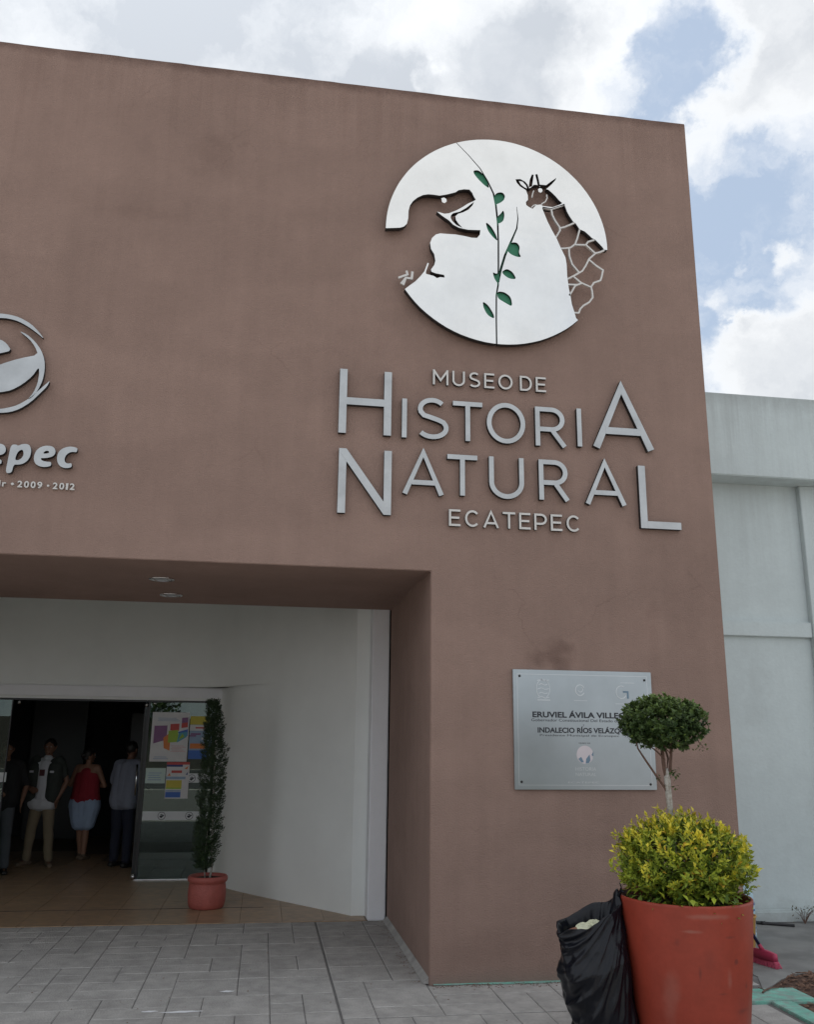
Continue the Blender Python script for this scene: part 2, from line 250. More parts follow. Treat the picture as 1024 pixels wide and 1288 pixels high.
# ------------------------------------------------------------ helpers
def tag(o, label=None, cat=None, group=None, kind=None):
    if label: o['label'] = label
    if cat: o['category'] = cat
    if group: o['group'] = group
    if kind: o['kind'] = kind
    return o
def thing(name, loc, label, cat, group=None, rz=0):
    o = bpy.data.objects.new(name, None); COL.objects.link(o); o.location = loc; o.rotation_euler = (0, 0, rz); o.empty_display_size = .1
    return tag(o, label, cat, group)
def link(name, me, parent=None, m=None, smooth=False, kind=None):
    o = bpy.data.objects.new(name, me); COL.objects.link(o)
    if m and not me.materials: me.materials.append(MATS[m])
    if parent is not None: o.parent = parent
    if smooth:
        for p in me.polygons: p.use_smooth = True
    if kind: o['kind'] = kind
    return o
def pyd(name, vs, fs):
    me = bpy.data.meshes.new(name); me.from_pydata([tuple(v) for v in vs], [], fs); me.update(); return me
class MB:
    def __init__(s): s.v = []; s.f = []; s.mi = []; s.ms = []
    def add(s, vs, fs, m=None):
        b = len(s.v); s.v += [tuple(v) for v in vs]; s.f += [tuple(i + b for i in f) for f in fs]
        if m is not None and m not in s.ms: s.ms.append(m)
        s.mi += [s.ms.index(m) if m is not None else 0] * len(fs)
        return s
    def box(s, a, b, m=None, bev=0):
        x0, y0, z0 = a; x1, y1, z1 = b
        if bev:
            bm = bmesh.new(); bmesh.ops.create_cube(bm, size=1)
            bmesh.ops.scale(bm, vec=(x1 - x0, y1 - y0, z1 - z0), verts=bm.verts); bmesh.ops.translate(bm, vec=((x0 + x1) / 2, (y0 + y1) / 2, (z0 + z1) / 2), verts=bm.verts)
            bmesh.ops.bevel(bm, geom=bm.edges[:], offset=bev, segments=2, affect='EDGES')
            bm.verts.index_update(); s.add([v.co for v in bm.verts], [[v.index for v in f.verts] for f in bm.faces], m); bm.free(); return s
        return s.add([(x0, y0, z0), (x1, y0, z0), (x1, y1, z0), (x0, y1, z0), (x0, y0, z1), (x1, y0, z1), (x1, y1, z1), (x0, y1, z1)],
                     [(0, 3, 2, 1), (4, 5, 6, 7), (0, 1, 5, 4), (1, 2, 6, 5), (2, 3, 7, 6), (3, 0, 4, 7)], m)
    def tube(s, pts, rad, n=8, m=None, cap=True):
        pts = [Vector(p) for p in pts]; rr = rad if isinstance(rad, (list, tuple)) else [rad] * len(pts)
        vs = []; fs = []; up = Vector((.13, .27, .95))
        for i, p in enumerate(pts):
            t = (pts[min(i + 1, len(pts) - 1)] - pts[max(i - 1, 0)]).normalized()
            a = t.cross(up)
            if a.length < .1: a = t.cross(Vector((1, 0, 0)))
            a.normalize(); b = t.cross(a)
            for k in range(n): vs.append(p + (a * cos(2 * pi * k / n) + b * sin(2 * pi * k / n)) * rr[i])
        for i in range(len(pts) - 1):
            for k in range(n): fs.append((i * n + k, i * n + (k + 1) % n, (i + 1) * n + (k + 1) % n, (i + 1) * n + k))
        if cap: fs.append(tuple(range(n))[::-1]); fs.append(tuple((len(pts) - 1) * n + k for k in range(n)))
        return s.add(vs, fs, m)
    def lathe(s, prof, n=48, c=(0, 0, 0), m=None):
        vs = []; fs = []
        for r, z in prof:
            for k in range(n): vs.append((c[0] + r * cos(2 * pi * k / n), c[1] + r * sin(2 * pi * k / n), c[2] + z))
        for i in range(len(prof) - 1):
            for k in range(n): fs.append((i * n + k, i * n + (k + 1) % n, (i + 1) * n + (k + 1) % n, (i + 1) * n + k))
        return s.add(vs, fs, m)
    def mesh(s, name):
        me = pyd(name, s.v, s.f)
        for m in s.ms: me.materials.append(MATS[m])
        if s.ms: me.polygons.foreach_set('material_index', s.mi)
        return me
    def build(s, name, m=None, parent=None, smooth=False, kind=None): return link(name, s.mesh(name), parent, m, smooth, kind)
def ribbon(mb, pts, w, y0, y1, m=None, closed=False):
    """flat bar of width w (or list) following pts (x,z), front at y0, back at y1"""
    P = [Vector(p) for p in pts]; n = len(P); L = []; Rr = []
    for i in range(n):
        if closed: a, b = P[i - 1], P[(i + 1) % n]
        else: a, b = P[max(i - 1, 0)], P[min(i + 1, n - 1)]
        t1 = (P[i] - a) if (P[i] - a).length > 1e-9 else (b - P[i]); t2 = (b - P[i]) if (b - P[i]).length > 1e-9 else t1
        t1 = t1.normalized(); t2 = t2.normalized(); t = (t1 + t2).normalized(); nn = Vector((-t.y, t.x))
        c = max(.5, nn.dot(Vector((-t1.y, t1.x)))); ww = (w[i] if isinstance(w, (list, tuple)) else w) / 2 / c
        L.append(P[i] + nn * ww); Rr.append(P[i] - nn * ww)
    vs = [(p.x, y0, p.y) for p in L] + [(p.x, y0, p.y) for p in Rr] + [(p.x, y1, p.y) for p in L] + [(p.x, y1, p.y) for p in Rr]
    fs = []; rng = range(n if closed else n - 1)
    for i in rng:
        j = (i + 1) % n
        fs += [(i, n + i, n + j, j), (i, j, 2 * n + j, 2 * n + i), (n + j, n + i, 3 * n + i, 3 * n + j)]
    if not closed: fs += [(0, 2 * n, 3 * n, n), (n - 1, 2 * n - 1, 4 * n - 1, 3 * n - 1)]
    mb.add(vs, fs, m)
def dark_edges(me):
    """give the side faces a darker material than front and back"""
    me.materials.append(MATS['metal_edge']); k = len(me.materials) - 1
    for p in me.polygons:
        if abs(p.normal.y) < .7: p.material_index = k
def curve_mesh(name, loops, y0, y1, bevel=0):
    """filled flat plate with holes from loops of (x,z); front at y0, back at y1"""
    cu_ = bpy.data.curves.new(name, 'CURVE'); cu_.dimensions = '2D'; cu_.fill_mode = 'BOTH'; cu_.extrude = abs(y1 - y0) / 2 - bevel; cu_.bevel_depth = bevel; cu_.bevel_resolution = 1
    if bevel: cu_.offset = -bevel
    for lp in loops:
        sp = cu_.splines.new('POLY'); sp.points.add(len(lp) - 1); sp.use_cyclic_u = True
        for i, (x, z) in enumerate(lp): sp.points[i].co = (x, z, 0, 1)
    ob = bpy.data.objects.new(name, cu_); COL.objects.link(ob)
    dg = bpy.context.evaluated_depsgraph_get(); me = bpy.data.meshes.new_from_object(ob.evaluated_get(dg)); bpy.data.objects.remove(ob)
    me.transform(Matrix(((1, 0, 0, 0), (0, 0, -1, (y0 + y1) / 2), (0, 1, 0, 0), (0, 0, 0, 1)))); me.materials.clear(); me.name = name
    return me
def text_mesh(name, txt, h, x0, z0, y0, depth=.002, width=None, bold=0, shear=0, spacing=1):
    c = bpy.data.curves.new(name, 'FONT'); c.body = txt; c.size = 1; c.extrude = depth / 2 / h; c.offset = bold; c.shear = shear; c.space_character = spacing
    ob = bpy.data.objects.new(name, c); COL.objects.link(ob); dg = bpy.context.evaluated_depsgraph_get()
    me = bpy.data.meshes.new_from_object(ob.evaluated_get(dg)); bpy.data.objects.remove(ob); me.materials.clear()
    xs = [v.co.x for v in me.vertices]; zs = [v.co.y for v in me.vertices]
    caph = .73; sx = h / caph
    wx = (width / (max(xs) - min(xs))) if width else sx
    for v in me.vertices: x, z, d = v.co; v.co = (x0 + (x - min(xs)) * wx, y0 - d * h, z0 + z * sx)
    me.update(); return me
def flatpoly(mb, pts, y, m=None):
    mb.add([(x, y, z) for x, z in pts], [tuple(range(len(pts)))], m)
def remeshed(name, mb, vox, m, parent, smooth_it=6, disp=0, dscale=20):
    me0 = mb.mesh(name); ob = bpy.data.objects.new(name, me0); COL.objects.link(ob)
    r = ob.modifiers.new('r', 'REMESH'); r.mode = 'VOXEL'; r.voxel_size = vox
    s_ = ob.modifiers.new('s', 'SMOOTH'); s_.iterations = smooth_it; s_.factor = .5
    dg = bpy.context.evaluated_depsgraph_get(); me = bpy.data.meshes.new_from_object(ob.evaluated_get(dg)); bpy.data.objects.remove(ob)
    me.materials.clear(); me.name = name
    if disp:
        nn = [v.normal.copy() for v in me.vertices]
        for v, q in zip(me.vertices, nn): v.co += q * disp * noise.noise(Vector((v.co.x * dscale, v.co.y * dscale, v.co.z * dscale * .6)))
    return link(name, me, parent, m, True)
def pillet(mb, p0, p1, r0, r1, n=12):
    p0 = Vector(p0); p1 = Vector(p1); ax = p1 - p0; L = ax.length
    ax = ax.normalized() if L > 1e-6 else Vector((0, 0, 1)); a = ax.orthogonal().normalized(); b = ax.cross(a)
    rings = [(p0 - ax * r0 * cos(t), r0 * sin(t)) for t in (.02, .5, 1.0, pi / 2)] + [(p1 + ax * r1 * cos(t), r1 * sin(t)) for t in (pi / 2, 1.0, .5, .02)]
    vs = []; fs = []
    for c, r in rings:
        for k in range(n): vs.append(c + (a * cos(2 * pi * k / n) + b * sin(2 * pi * k / n)) * r)
    for i in range(len(rings) - 1):
        for k in range(n): fs.append((i * n + k, i * n + (k + 1) % n, (i + 1) * n + (k + 1) % n, (i + 1) * n + k))
    fs.append(tuple(range(n))[::-1]); fs.append(tuple(7 * n + k for k in range(n))); mb.add(vs, fs)
def ellips(mb, c, r, n=16, k=10):
    vs = []; fs = []
    for i in range(k + 1):
        t = pi * (i + .02) / (k + .04)
        for j in range(n): vs.append((c[0] + r[0] * sin(t) * cos(2 * pi * j / n), c[1] + r[1] * sin(t) * sin(2 * pi * j / n), c[2] + r[2] * cos(t)))
    for i in range(k):
        for j in range(n): fs.append((i * n + j, (i + 1) * n + j, (i + 1) * n + (j + 1) % n, i * n + (j + 1) % n))
    fs.append(tuple(range(n))); fs.append(tuple(k * n + j for j in range(n))[::-1]); mb.add(vs, fs)
DATA = json.loads('''{"plate":[[-0.431,6.112],[-0.368,6.121],[-0.31,6.13],[-0.276,6.145],[-0.25,6.175],[-0.238,6.23],[-0.236,6.307],[-0.223,6.364],[-0.196,6.411],[-0.156,6.451],[-0.107,6.482],[-0.057,6.496],[-0.008,6.497],[0.047,6.494],[0.112,6.513],[0.193,6.545],[0.223,6.571],[0.274,6.586],[0.324,6.588],[0.349,6.557],[0.364,6.52],[0.382,6.491],[0.364,6.475],[0.313,6.445],[0.253,6.397],[0.202,6.361],[0.132,6.323],[0.092,6.314],[0.023,6.328],[0.073,6.289],[0.132,6.252],[0.172,6.212],[0.222,6.188],[0.272,6.18],[0.311,6.176],[0.422,6.184],[0.416,6.137],[0.391,6.102],[0.341,6.099],[0.271,6.109],[0.192,6.116],[0.112,6.113],[0.053,6.112],[0.014,6.097],[-0.021,6.058],[-0.038,6.008],[-0.03,5.949],[-0.0,5.899],[0.01,5.835],[-0.0,5.792],[-0.029,5.746],[-0.024,5.725],[0.015,5.713],[0.088,5.705],[0.095,5.679],[0.054,5.68],[0.025,5.667],[-0.004,5.685],[-0.073,5.699],[-0.075,5.72],[-0.049,5.803],[-0.06,5.809],[-0.087,5.724],[-0.121,5.674],[-0.169,5.616],[-0.216,5.575],[-0.262,5.532],[-0.26,5.534],[-0.217,5.476],[-0.171,5.421],[-0.121,5.369],[-0.067,5.322],[-0.01,5.278],[0.05,5.238],[0.112,5.202],[0.177,5.171],[0.244,5.144],[0.312,5.123],[0.382,5.106],[0.453,5.093],[0.524,5.086],[0.596,5.084],[0.668,5.087],[0.739,5.095],[0.81,5.108],[0.879,5.126],[0.948,5.148],[1.014,5.176],[1.078,5.208],[1.14,5.244],[1.2,5.284],[1.256,5.329],[1.309,5.377],[1.291,5.396],[1.277,5.455],[1.257,5.528],[1.246,5.62],[1.235,5.677],[1.223,5.805],[1.222,5.922],[1.213,5.992],[1.177,6.072],[1.136,6.175],[1.094,6.255],[1.052,6.347],[1.006,6.475],[1.095,6.476],[1.18,6.515],[1.224,6.529],[1.246,6.46],[1.267,6.419],[1.301,6.365],[1.321,6.355],[1.358,6.295],[1.408,6.277],[1.446,6.244],[1.475,6.216],[1.506,6.202],[1.571,6.134],[1.587,6.108],[1.618,6.108],[1.617,6.163],[1.613,6.217],[1.606,6.272],[1.596,6.326],[1.583,6.379],[1.567,6.431],[1.549,6.483],[1.528,6.534],[1.504,6.583],[1.477,6.631],[1.449,6.677],[1.417,6.722],[1.384,6.766],[1.348,6.807],[1.309,6.846],[1.269,6.884],[1.227,6.919],[1.183,6.952],[1.138,6.982],[1.091,7.01],[1.042,7.035],[0.992,7.058],[0.941,7.078],[0.889,7.096],[0.836,7.11],[0.783,7.122],[0.729,7.131],[0.674,7.137],[0.62,7.14],[0.565,7.14],[0.51,7.137],[0.456,7.131],[0.401,7.123],[0.348,7.111],[0.295,7.097],[0.243,7.08],[0.192,7.06],[0.142,7.037],[0.093,7.012],[0.046,6.984],[0.0,6.954],[-0.044,6.921],[-0.086,6.886],[-0.126,6.849],[-0.165,6.81],[-0.201,6.769],[-0.235,6.726],[-0.266,6.681],[-0.295,6.634],[-0.322,6.587],[-0.346,6.537],[-0.367,6.487],[-0.386,6.435],[-0.402,6.383],[-0.415,6.33],[-0.425,6.276],[-0.432,6.221],[-0.436,6.167],[-0.438,6.112]],"mouth":[[0.366,6.466],[0.338,6.441],[0.293,6.397],[0.232,6.351],[0.172,6.329],[0.152,6.307],[0.148,6.279],[0.162,6.25],[0.202,6.211],[0.257,6.189],[0.222,6.226],[0.197,6.262],[0.192,6.3],[0.217,6.327],[0.262,6.347],[0.313,6.38],[0.351,6.429]],"eye":[[0.062,6.468],[0.087,6.479],[0.109,6.466],[0.112,6.441],[0.092,6.422],[0.07,6.43]],"claw":[[[-0.318,5.639],[-0.237,5.678],[-0.247,5.714]],[[-0.194,5.711],[-0.2,5.643],[-0.251,5.645],[-0.284,5.579]]],"ghead":[[0.995,6.511],[0.95,6.5],[0.916,6.457],[0.883,6.471],[0.856,6.489],[0.853,6.519],[0.874,6.546],[0.873,6.595],[0.859,6.636],[0.848,6.663],[0.876,6.662],[0.905,6.678],[0.933,6.71],[0.962,6.713],[0.989,6.697],[1.028,6.683],[1.073,6.673],[1.111,6.641],[1.139,6.613],[1.171,6.574],[1.202,6.549],[1.181,6.532],[1.107,6.495],[1.012,6.498]],"gear":[[[0.759,6.747],[0.806,6.755],[0.85,6.733],[0.874,6.705],[0.891,6.658],[0.859,6.642],[0.843,6.652],[0.799,6.678],[0.771,6.712]],[[0.884,6.676],[0.895,6.757],[0.917,6.816],[0.935,6.817],[0.927,6.761],[0.916,6.692]],[[0.949,6.82],[0.971,6.828],[0.983,6.768],[0.993,6.701],[0.972,6.698],[0.961,6.765]],[[0.986,6.719],[1.052,6.72],[1.098,6.763],[1.153,6.809],[1.144,6.784],[1.109,6.739],[1.085,6.712],[1.05,6.677],[0.995,6.689]]],"gearin":[[0.792,6.735],[0.828,6.731],[0.858,6.697],[0.869,6.665],[0.843,6.675],[0.81,6.7]],"geye":[[0.972,6.667],[0.989,6.682],[1.011,6.676],[1.016,6.654],[0.999,6.634],[0.977,6.641]],"gl":[[[1.055,6.622],[1.059,6.585],[1.041,6.547],[1.007,6.522],[0.999,6.505]],[[0.932,6.651],[0.92,6.612],[0.913,6.575]],[[0.956,6.506],[0.928,6.497],[0.905,6.47]]],"web":[[[1.011,6.482],[1.095,6.476],[1.18,6.515],[1.224,6.537]],[[1.095,6.479],[1.104,6.413],[1.131,6.355],[1.168,6.299],[1.172,6.263],[1.127,6.184]],[[1.173,6.288],[1.218,6.305],[1.316,6.359]],[[1.362,6.296],[1.338,6.209],[1.313,6.14],[1.267,6.099],[1.211,6.085],[1.166,6.08]],[[1.313,6.134],[1.414,6.142],[1.438,6.177],[1.501,6.204]],[[1.414,6.142],[1.5,6.064],[1.546,6.08],[1.59,6.105]],[[1.25,6.091],[1.253,6.008],[1.277,5.928],[1.336,5.857]],[[1.5,6.061],[1.442,6.004],[1.405,5.929],[1.37,5.872],[1.29,5.817],[1.222,5.775]],[[1.441,5.992],[1.506,5.939],[1.569,5.9],[1.551,5.825],[1.539,5.794],[1.476,5.765],[1.447,5.721],[1.456,5.675],[1.459,5.617],[1.424,5.567],[1.367,5.527],[1.338,5.495],[1.32,5.451],[1.271,5.449]],[[1.284,5.81],[1.354,5.753],[1.441,5.72]],[[1.365,5.75],[1.297,5.718],[1.256,5.644],[1.236,5.613]],[[1.226,5.723],[1.32,5.728]]],"vine":[[0.194,7.074],[0.316,6.948],[0.425,6.82],[0.494,6.697],[0.548,6.573],[0.569,6.455],[0.583,6.285],[0.587,6.083],[0.584,5.849],[0.578,5.651],[0.561,5.551],[0.557,5.325],[0.557,5.047]],"vineb":[[0.765,6.46],[0.774,6.341],[0.761,6.237],[0.704,6.095],[0.647,5.955],[0.607,5.818],[0.578,5.684]],"leaf":[[[0.362,6.792],[0.409,6.801],[0.456,6.763],[0.487,6.705],[0.514,6.618],[0.462,6.65],[0.401,6.712],[0.365,6.76]],[[0.544,6.53],[0.579,6.586],[0.634,6.597],[0.66,6.56],[0.641,6.506],[0.566,6.455]],[[0.639,6.415],[0.649,6.361],[0.637,6.3],[0.598,6.27],[0.578,6.276],[0.579,6.336],[0.615,6.374]],[[0.469,6.276],[0.52,6.236],[0.565,6.156],[0.584,6.086],[0.534,6.128],[0.488,6.19]],[[0.666,6.004],[0.688,6.085],[0.758,6.098],[0.788,6.054],[0.775,5.993],[0.799,5.951],[0.755,5.95],[0.701,5.969]],[[0.607,5.782],[0.66,5.824],[0.714,5.796],[0.751,5.725],[0.674,5.726]],[[0.529,5.778],[0.56,5.761],[0.586,5.775],[0.598,5.735],[0.578,5.662],[0.544,5.713]],[[0.57,5.59],[0.633,5.591],[0.694,5.548],[0.707,5.451],[0.639,5.486],[0.57,5.525]],[[0.435,5.483],[0.487,5.447],[0.535,5.363],[0.539,5.32],[0.479,5.35],[0.442,5.419]]],"em":[[[-3.922,4.79],[-3.841,4.902],[-3.73,4.982],[-3.625,5.02],[-3.552,5.026],[-3.478,5.021],[-3.402,5.004],[-3.31,4.956],[-3.241,4.891],[-3.192,4.829],[-3.258,4.882],[-3.332,4.932],[-3.41,4.971],[-3.486,4.987],[-3.547,4.987],[-3.62,4.98],[-3.725,4.943],[-3.824,4.868]],[[-3.887,4.431],[-3.799,4.303],[-3.67,4.218],[-3.547,4.18],[-3.452,4.18],[-3.381,4.192],[-3.313,4.223],[-3.236,4.287],[-3.172,4.369],[-3.129,4.427],[-3.111,4.479],[-3.138,4.449],[-3.187,4.391],[-3.251,4.316],[-3.329,4.256],[-3.386,4.232],[-3.456,4.212],[-3.551,4.211],[-3.675,4.251],[-3.791,4.33]],[[-3.395,4.887],[-3.33,4.862],[-3.262,4.805],[-3.205,4.732],[-3.172,4.651],[-3.161,4.569],[-3.168,4.472],[-3.198,4.381],[-3.234,4.324],[-3.264,4.304],[-3.226,4.365],[-3.204,4.442],[-3.199,4.525],[-3.208,4.589],[-3.248,4.507],[-3.313,4.434],[-3.391,4.376],[-3.472,4.351],[-3.567,4.347],[-3.679,4.379],[-3.756,4.427],[-3.634,4.504],[-3.5,4.589],[-3.361,4.65],[-3.225,4.691],[-3.258,4.763],[-3.307,4.822]],[[-3.76,4.645],[-3.758,4.728],[-3.705,4.781],[-3.623,4.809],[-3.525,4.801],[-3.473,4.769],[-3.432,4.711],[-3.511,4.682],[-3.604,4.651],[-3.717,4.594]]],"ec":[[[[-3.344,3.925],[-3.303,3.929],[-3.293,3.918],[-3.262,3.935],[-3.226,3.939],[-3.204,3.927],[-3.189,3.892],[-3.19,3.845],[-3.205,3.805],[-3.235,3.777],[-3.269,3.766],[-3.306,3.766],[-3.312,3.697],[-3.359,3.692],[-3.352,3.799]],[[-3.263,3.889],[-3.251,3.886],[-3.244,3.868],[-3.242,3.845],[-3.253,3.82],[-3.273,3.803],[-3.294,3.801],[-3.3,3.814],[-3.294,3.849],[-3.282,3.875]]],[[[-3.032,3.804],[-3.029,3.773],[-3.051,3.763],[-3.08,3.758],[-3.114,3.762],[-3.145,3.779],[-3.163,3.811],[-3.163,3.857],[-3.149,3.894],[-3.122,3.92],[-3.087,3.933],[-3.051,3.934],[-3.022,3.922],[-3.008,3.896],[-3.009,3.87],[-3.024,3.849],[-3.053,3.837],[-3.082,3.831],[-3.112,3.83],[-3.107,3.815],[-3.091,3.807],[-3.061,3.802]],[[-3.1,3.867],[-3.091,3.884],[-3.074,3.893],[-3.058,3.889],[-3.054,3.877],[-3.071,3.869]]],[[[-2.845,3.926],[-2.849,3.893],[-2.874,3.895],[-2.895,3.892],[-2.918,3.877],[-2.933,3.851],[-2.935,3.824],[-2.925,3.804],[-2.906,3.796],[-2.879,3.803],[-2.874,3.772],[-2.894,3.762],[-2.924,3.759],[-2.955,3.767],[-2.978,3.789],[-2.991,3.824],[-2.992,3.864],[-2.978,3.9],[-2.947,3.925],[-2.906,3.938],[-2.869,3.935]]],[[[-3.399,3.8],[-3.395,3.769],[-3.417,3.76],[-3.446,3.755],[-3.479,3.759],[-3.51,3.775],[-3.528,3.807],[-3.528,3.853],[-3.515,3.89],[-3.489,3.916],[-3.455,3.928],[-3.419,3.929],[-3.391,3.917],[-3.377,3.892],[-3.377,3.865],[-3.391,3.845],[-3.42,3.833],[-3.449,3.827],[-3.478,3.826],[-3.473,3.811],[-3.457,3.803],[-3.427,3.799]],[[-3.466,3.863],[-3.458,3.88],[-3.441,3.888],[-3.426,3.884],[-3.422,3.872],[-3.438,3.865]]],[[[-3.623,3.973],[-3.577,3.983],[-3.579,3.926],[-3.532,3.928],[-3.534,3.896],[-3.579,3.896],[-3.579,3.812],[-3.573,3.783],[-3.535,3.783],[-3.534,3.752],[-3.571,3.747],[-3.608,3.754],[-3.626,3.783],[-3.627,3.828],[-3.625,3.893],[-3.651,3.894],[-3.651,3.924],[-3.624,3.926]]],[[[-3.792,3.878],[-3.796,3.909],[-3.775,3.919],[-3.746,3.924],[-3.714,3.92],[-3.682,3.903],[-3.665,3.872],[-3.663,3.826],[-3.676,3.789],[-3.702,3.764],[-3.736,3.752],[-3.771,3.751],[-3.798,3.762],[-3.813,3.788],[-3.813,3.814],[-3.799,3.834],[-3.771,3.845],[-3.743,3.851],[-3.714,3.853],[-3.719,3.867],[-3.734,3.875],[-3.764,3.88]],[[-3.725,3.816],[-3.733,3.799],[-3.75,3.791],[-3.765,3.795],[-3.769,3.807],[-3.753,3.814]]],[[[-3.857,3.909],[-3.86,3.876],[-3.883,3.878],[-3.904,3.875],[-3.925,3.861],[-3.939,3.835],[-3.939,3.809],[-3.93,3.789],[-3.911,3.782],[-3.885,3.788],[-3.879,3.758],[-3.898,3.748],[-3.927,3.745],[-3.956,3.753],[-3.98,3.774],[-3.993,3.809],[-3.996,3.848],[-3.983,3.883],[-3.954,3.907],[-3.915,3.92],[-3.88,3.917]]],[[[-4.177,3.97],[-4.092,3.982],[-4.093,3.946],[-4.15,3.938],[-4.149,3.893],[-4.098,3.898],[-4.098,3.864],[-4.149,3.86],[-4.147,3.803],[-4.087,3.803],[-4.088,3.768],[-4.182,3.765]]]]}''')
def chaikin(P):
    R_ = []
    for i in range(len(P)):
        a, b = P[i], P[(i + 1) % len(P)]
        R_ += [(a[0] * .78 + b[0] * .22, a[1] * .78 + b[1] * .22), (a[0] * .22 + b[0] * .78, a[1] * .22 + b[1] * .78)]
    return R_
DATA['leaf'] = [chaikin(chaikin(l_)) for l_ in DATA['leaf']]
DATA['em'] = [chaikin(l_) for l_ in DATA['em']]
DATA['ec'] = [[chaikin(chaikin(l_)) for l_ in g_] for g_ in DATA['ec'][:6]] + DATA['ec'][6:]

# ================================================================ SETTING: ground, pavement
g = MB(); g.add([(-400, -500, -.06), (400, -500, -.06), (400, 600, -.06), (-400, 600, -.06)], [(0, 1, 2, 3)]); tag(g.build('ground', 'plaza_w'), kind='structure')
pav = MB(); pav.box((-14, -14, -.059), (14, 2.36, -.0062)); PAV = tag(pav.build('pavement', 'joint_w'), kind='structure')
# smooth concrete yard beside the white annex
yd = MB()
ys = [(2.56, 1.94), (9, 1.94), (9, -6), (4.6, -6), (4.6, -.35), (3.4, .12), (2.95, .0), (2.7, -.14), (2.53, -.30), (2.40, -.40), (2.56, -.05)]
yd.add([(x, y, .0) for x, y in ys[::-1]] + [(x, y, -.0135) for x, y in ys[::-1]], [tuple(range(len(ys)))] + [(i, i + len(ys), (i + 1) % len(ys) + len(ys), (i + 1) % len(ys)) for i in range(len(ys))])
tag(yd.build('yard', 'concrete_ground_w'), kind='structure')
rd = MB(); rd.add([(-200, -33, -.056), (200, -33, -.056), (200, -15.5, -.056), (-200, -15.5, -.056)], [(0, 1, 2, 3)]); tag(rd.build('road', 'asphalt_w'), kind='structure')
# stamped pavers: random ashlar on a .225 m grid, each its own piece
G = .225
def paver_mesh(w, d, k):
    rr = random.Random(k); g_ = .0028; b = .007; h = .0
    X0, X1, Y0, Y1 = g_, w - g_, g_, d - g_
    def ring(off, z):
        return [(X0 + off + rr.uniform(-.0015, .0015), Y0 + off + rr.uniform(-.0015, .0015), z), (X1 - off, Y0 + off + rr.uniform(-.002, .002), z), (X1 - off + rr.uniform(-.002, .002), Y1 - off, z), (X0 + off, Y1 - off, z)]
    vs = ring(0, -.0139) + ring(0, h - .0035) + ring(b, h)
    fs = [(8, 9, 10, 11)] + [(i + r * 4, (i + 1) % 4 + r * 4, (i + 1) % 4 + 4 + r * 4, i + 4 + r * 4) for r in (0, 1) for i in range(4)]
    me = pyd('paver', vs, fs); me.materials.append(MATS['paver_w']); return me
PM = {}
def cells(x0, x1, y0, y1, seed):
    rr = random.Random(seed); nx = int(round((x1 - x0) / G)); ny = int(round((y1 - y0) / G)); used = set(); res = []
    for j in range(ny):
        for i in range(nx):
            if (i, j) in used: continue
            opts = [(2, 1), (1, 2), (1, 1), (2, 2)]; wts = [.42, .26, .10, .14]
            for _ in range(6):
                w, d = rr.choices(opts, wts)[0]
                cs = [(i + a, j + b) for a in range(w) for b in range(d)]
                if all(c[0] < nx and c[1] < ny and c not in used for c in cs): break
            else: w, d, cs = 1, 1, [(i, j)]
            used.update(cs); res.append((x0 + i * G, y0 + j * G, w, d, rr.randint(0, 2)))
    return res
stuff = MB(); cand = []
# (x0, columns, y0, rows, row depth, seed); a saw cut runs along x = -.70 and along y = -.73
for x0, ncol, y0, nrow, gy, seed in ((-.706 - 28 * G, 28, 2.35 - 28 * G, 28, G, 5), (-.694, 3, -.724, 14, 3.074 / 14, 9), (-.694 + 3 * G, 11, -.724, 3, .2313, 4), (-.694, 14, -.736 - 15 * G, 15, G, 8)):
    for (x, y, w, d, k) in cells(0, ncol * G, 0, nrow * G, seed):
        cand.append((x0 + x, y0 + y * gy / G, w, d, k, gy / G))
# visible ones near the frame are single objects, the rest joined
from bpy_extras.object_utils import world_to_camera_view
bpy.context.view_layer.update()
def vis(x, y):
    v = world_to_camera_view(S, camo, Vector((x, y, 0))); return -.02 < v.x < 1.02 and v.y > -.03
scored = []
for c in cand:
    cx_, cy_ = c[0] + c[2] * G / 2, c[1] + c[3] * G * c[5] / 2
    scored.append((0 if vis(cx_, cy_) else 1, (Vector((cx_, cy_)) - Vector((-1.28, -7))).length, c))
scored.sort(key=lambda t: (t[0], t[1])); nind = 0
for f_, d_, (x, y, w, d, k, sy) in scored:
    key = (w, d, k)
    if key not in PM: PM[key] = paver_mesh(w * G, d * G, w * 100 + d * 10 + k)
    if x + w * G > 2.27 and y < -.4: continue
    if x + w * G > 1.93 and -.74 < y < -.42: continue
    if f_ == 0 and nind < 295:
        o = bpy.data.objects.new('paver', PM[key]); COL.objects.link(o); o.parent = PAV; o.location = (x, y, random.uniform(-.0012, .0012)); o.scale = (1, sy, 1); nind += 1
    elif d_ < 9.5:
        stuff.add([(v.co.x + x, v.co.y * sy + y, v.co.z) for v in PM[key].vertices], [tuple(p.vertices) for p in PM[key].polygons])
stuff.build('pavers_beyond', 'paver_w', PAV, kind='stuff')
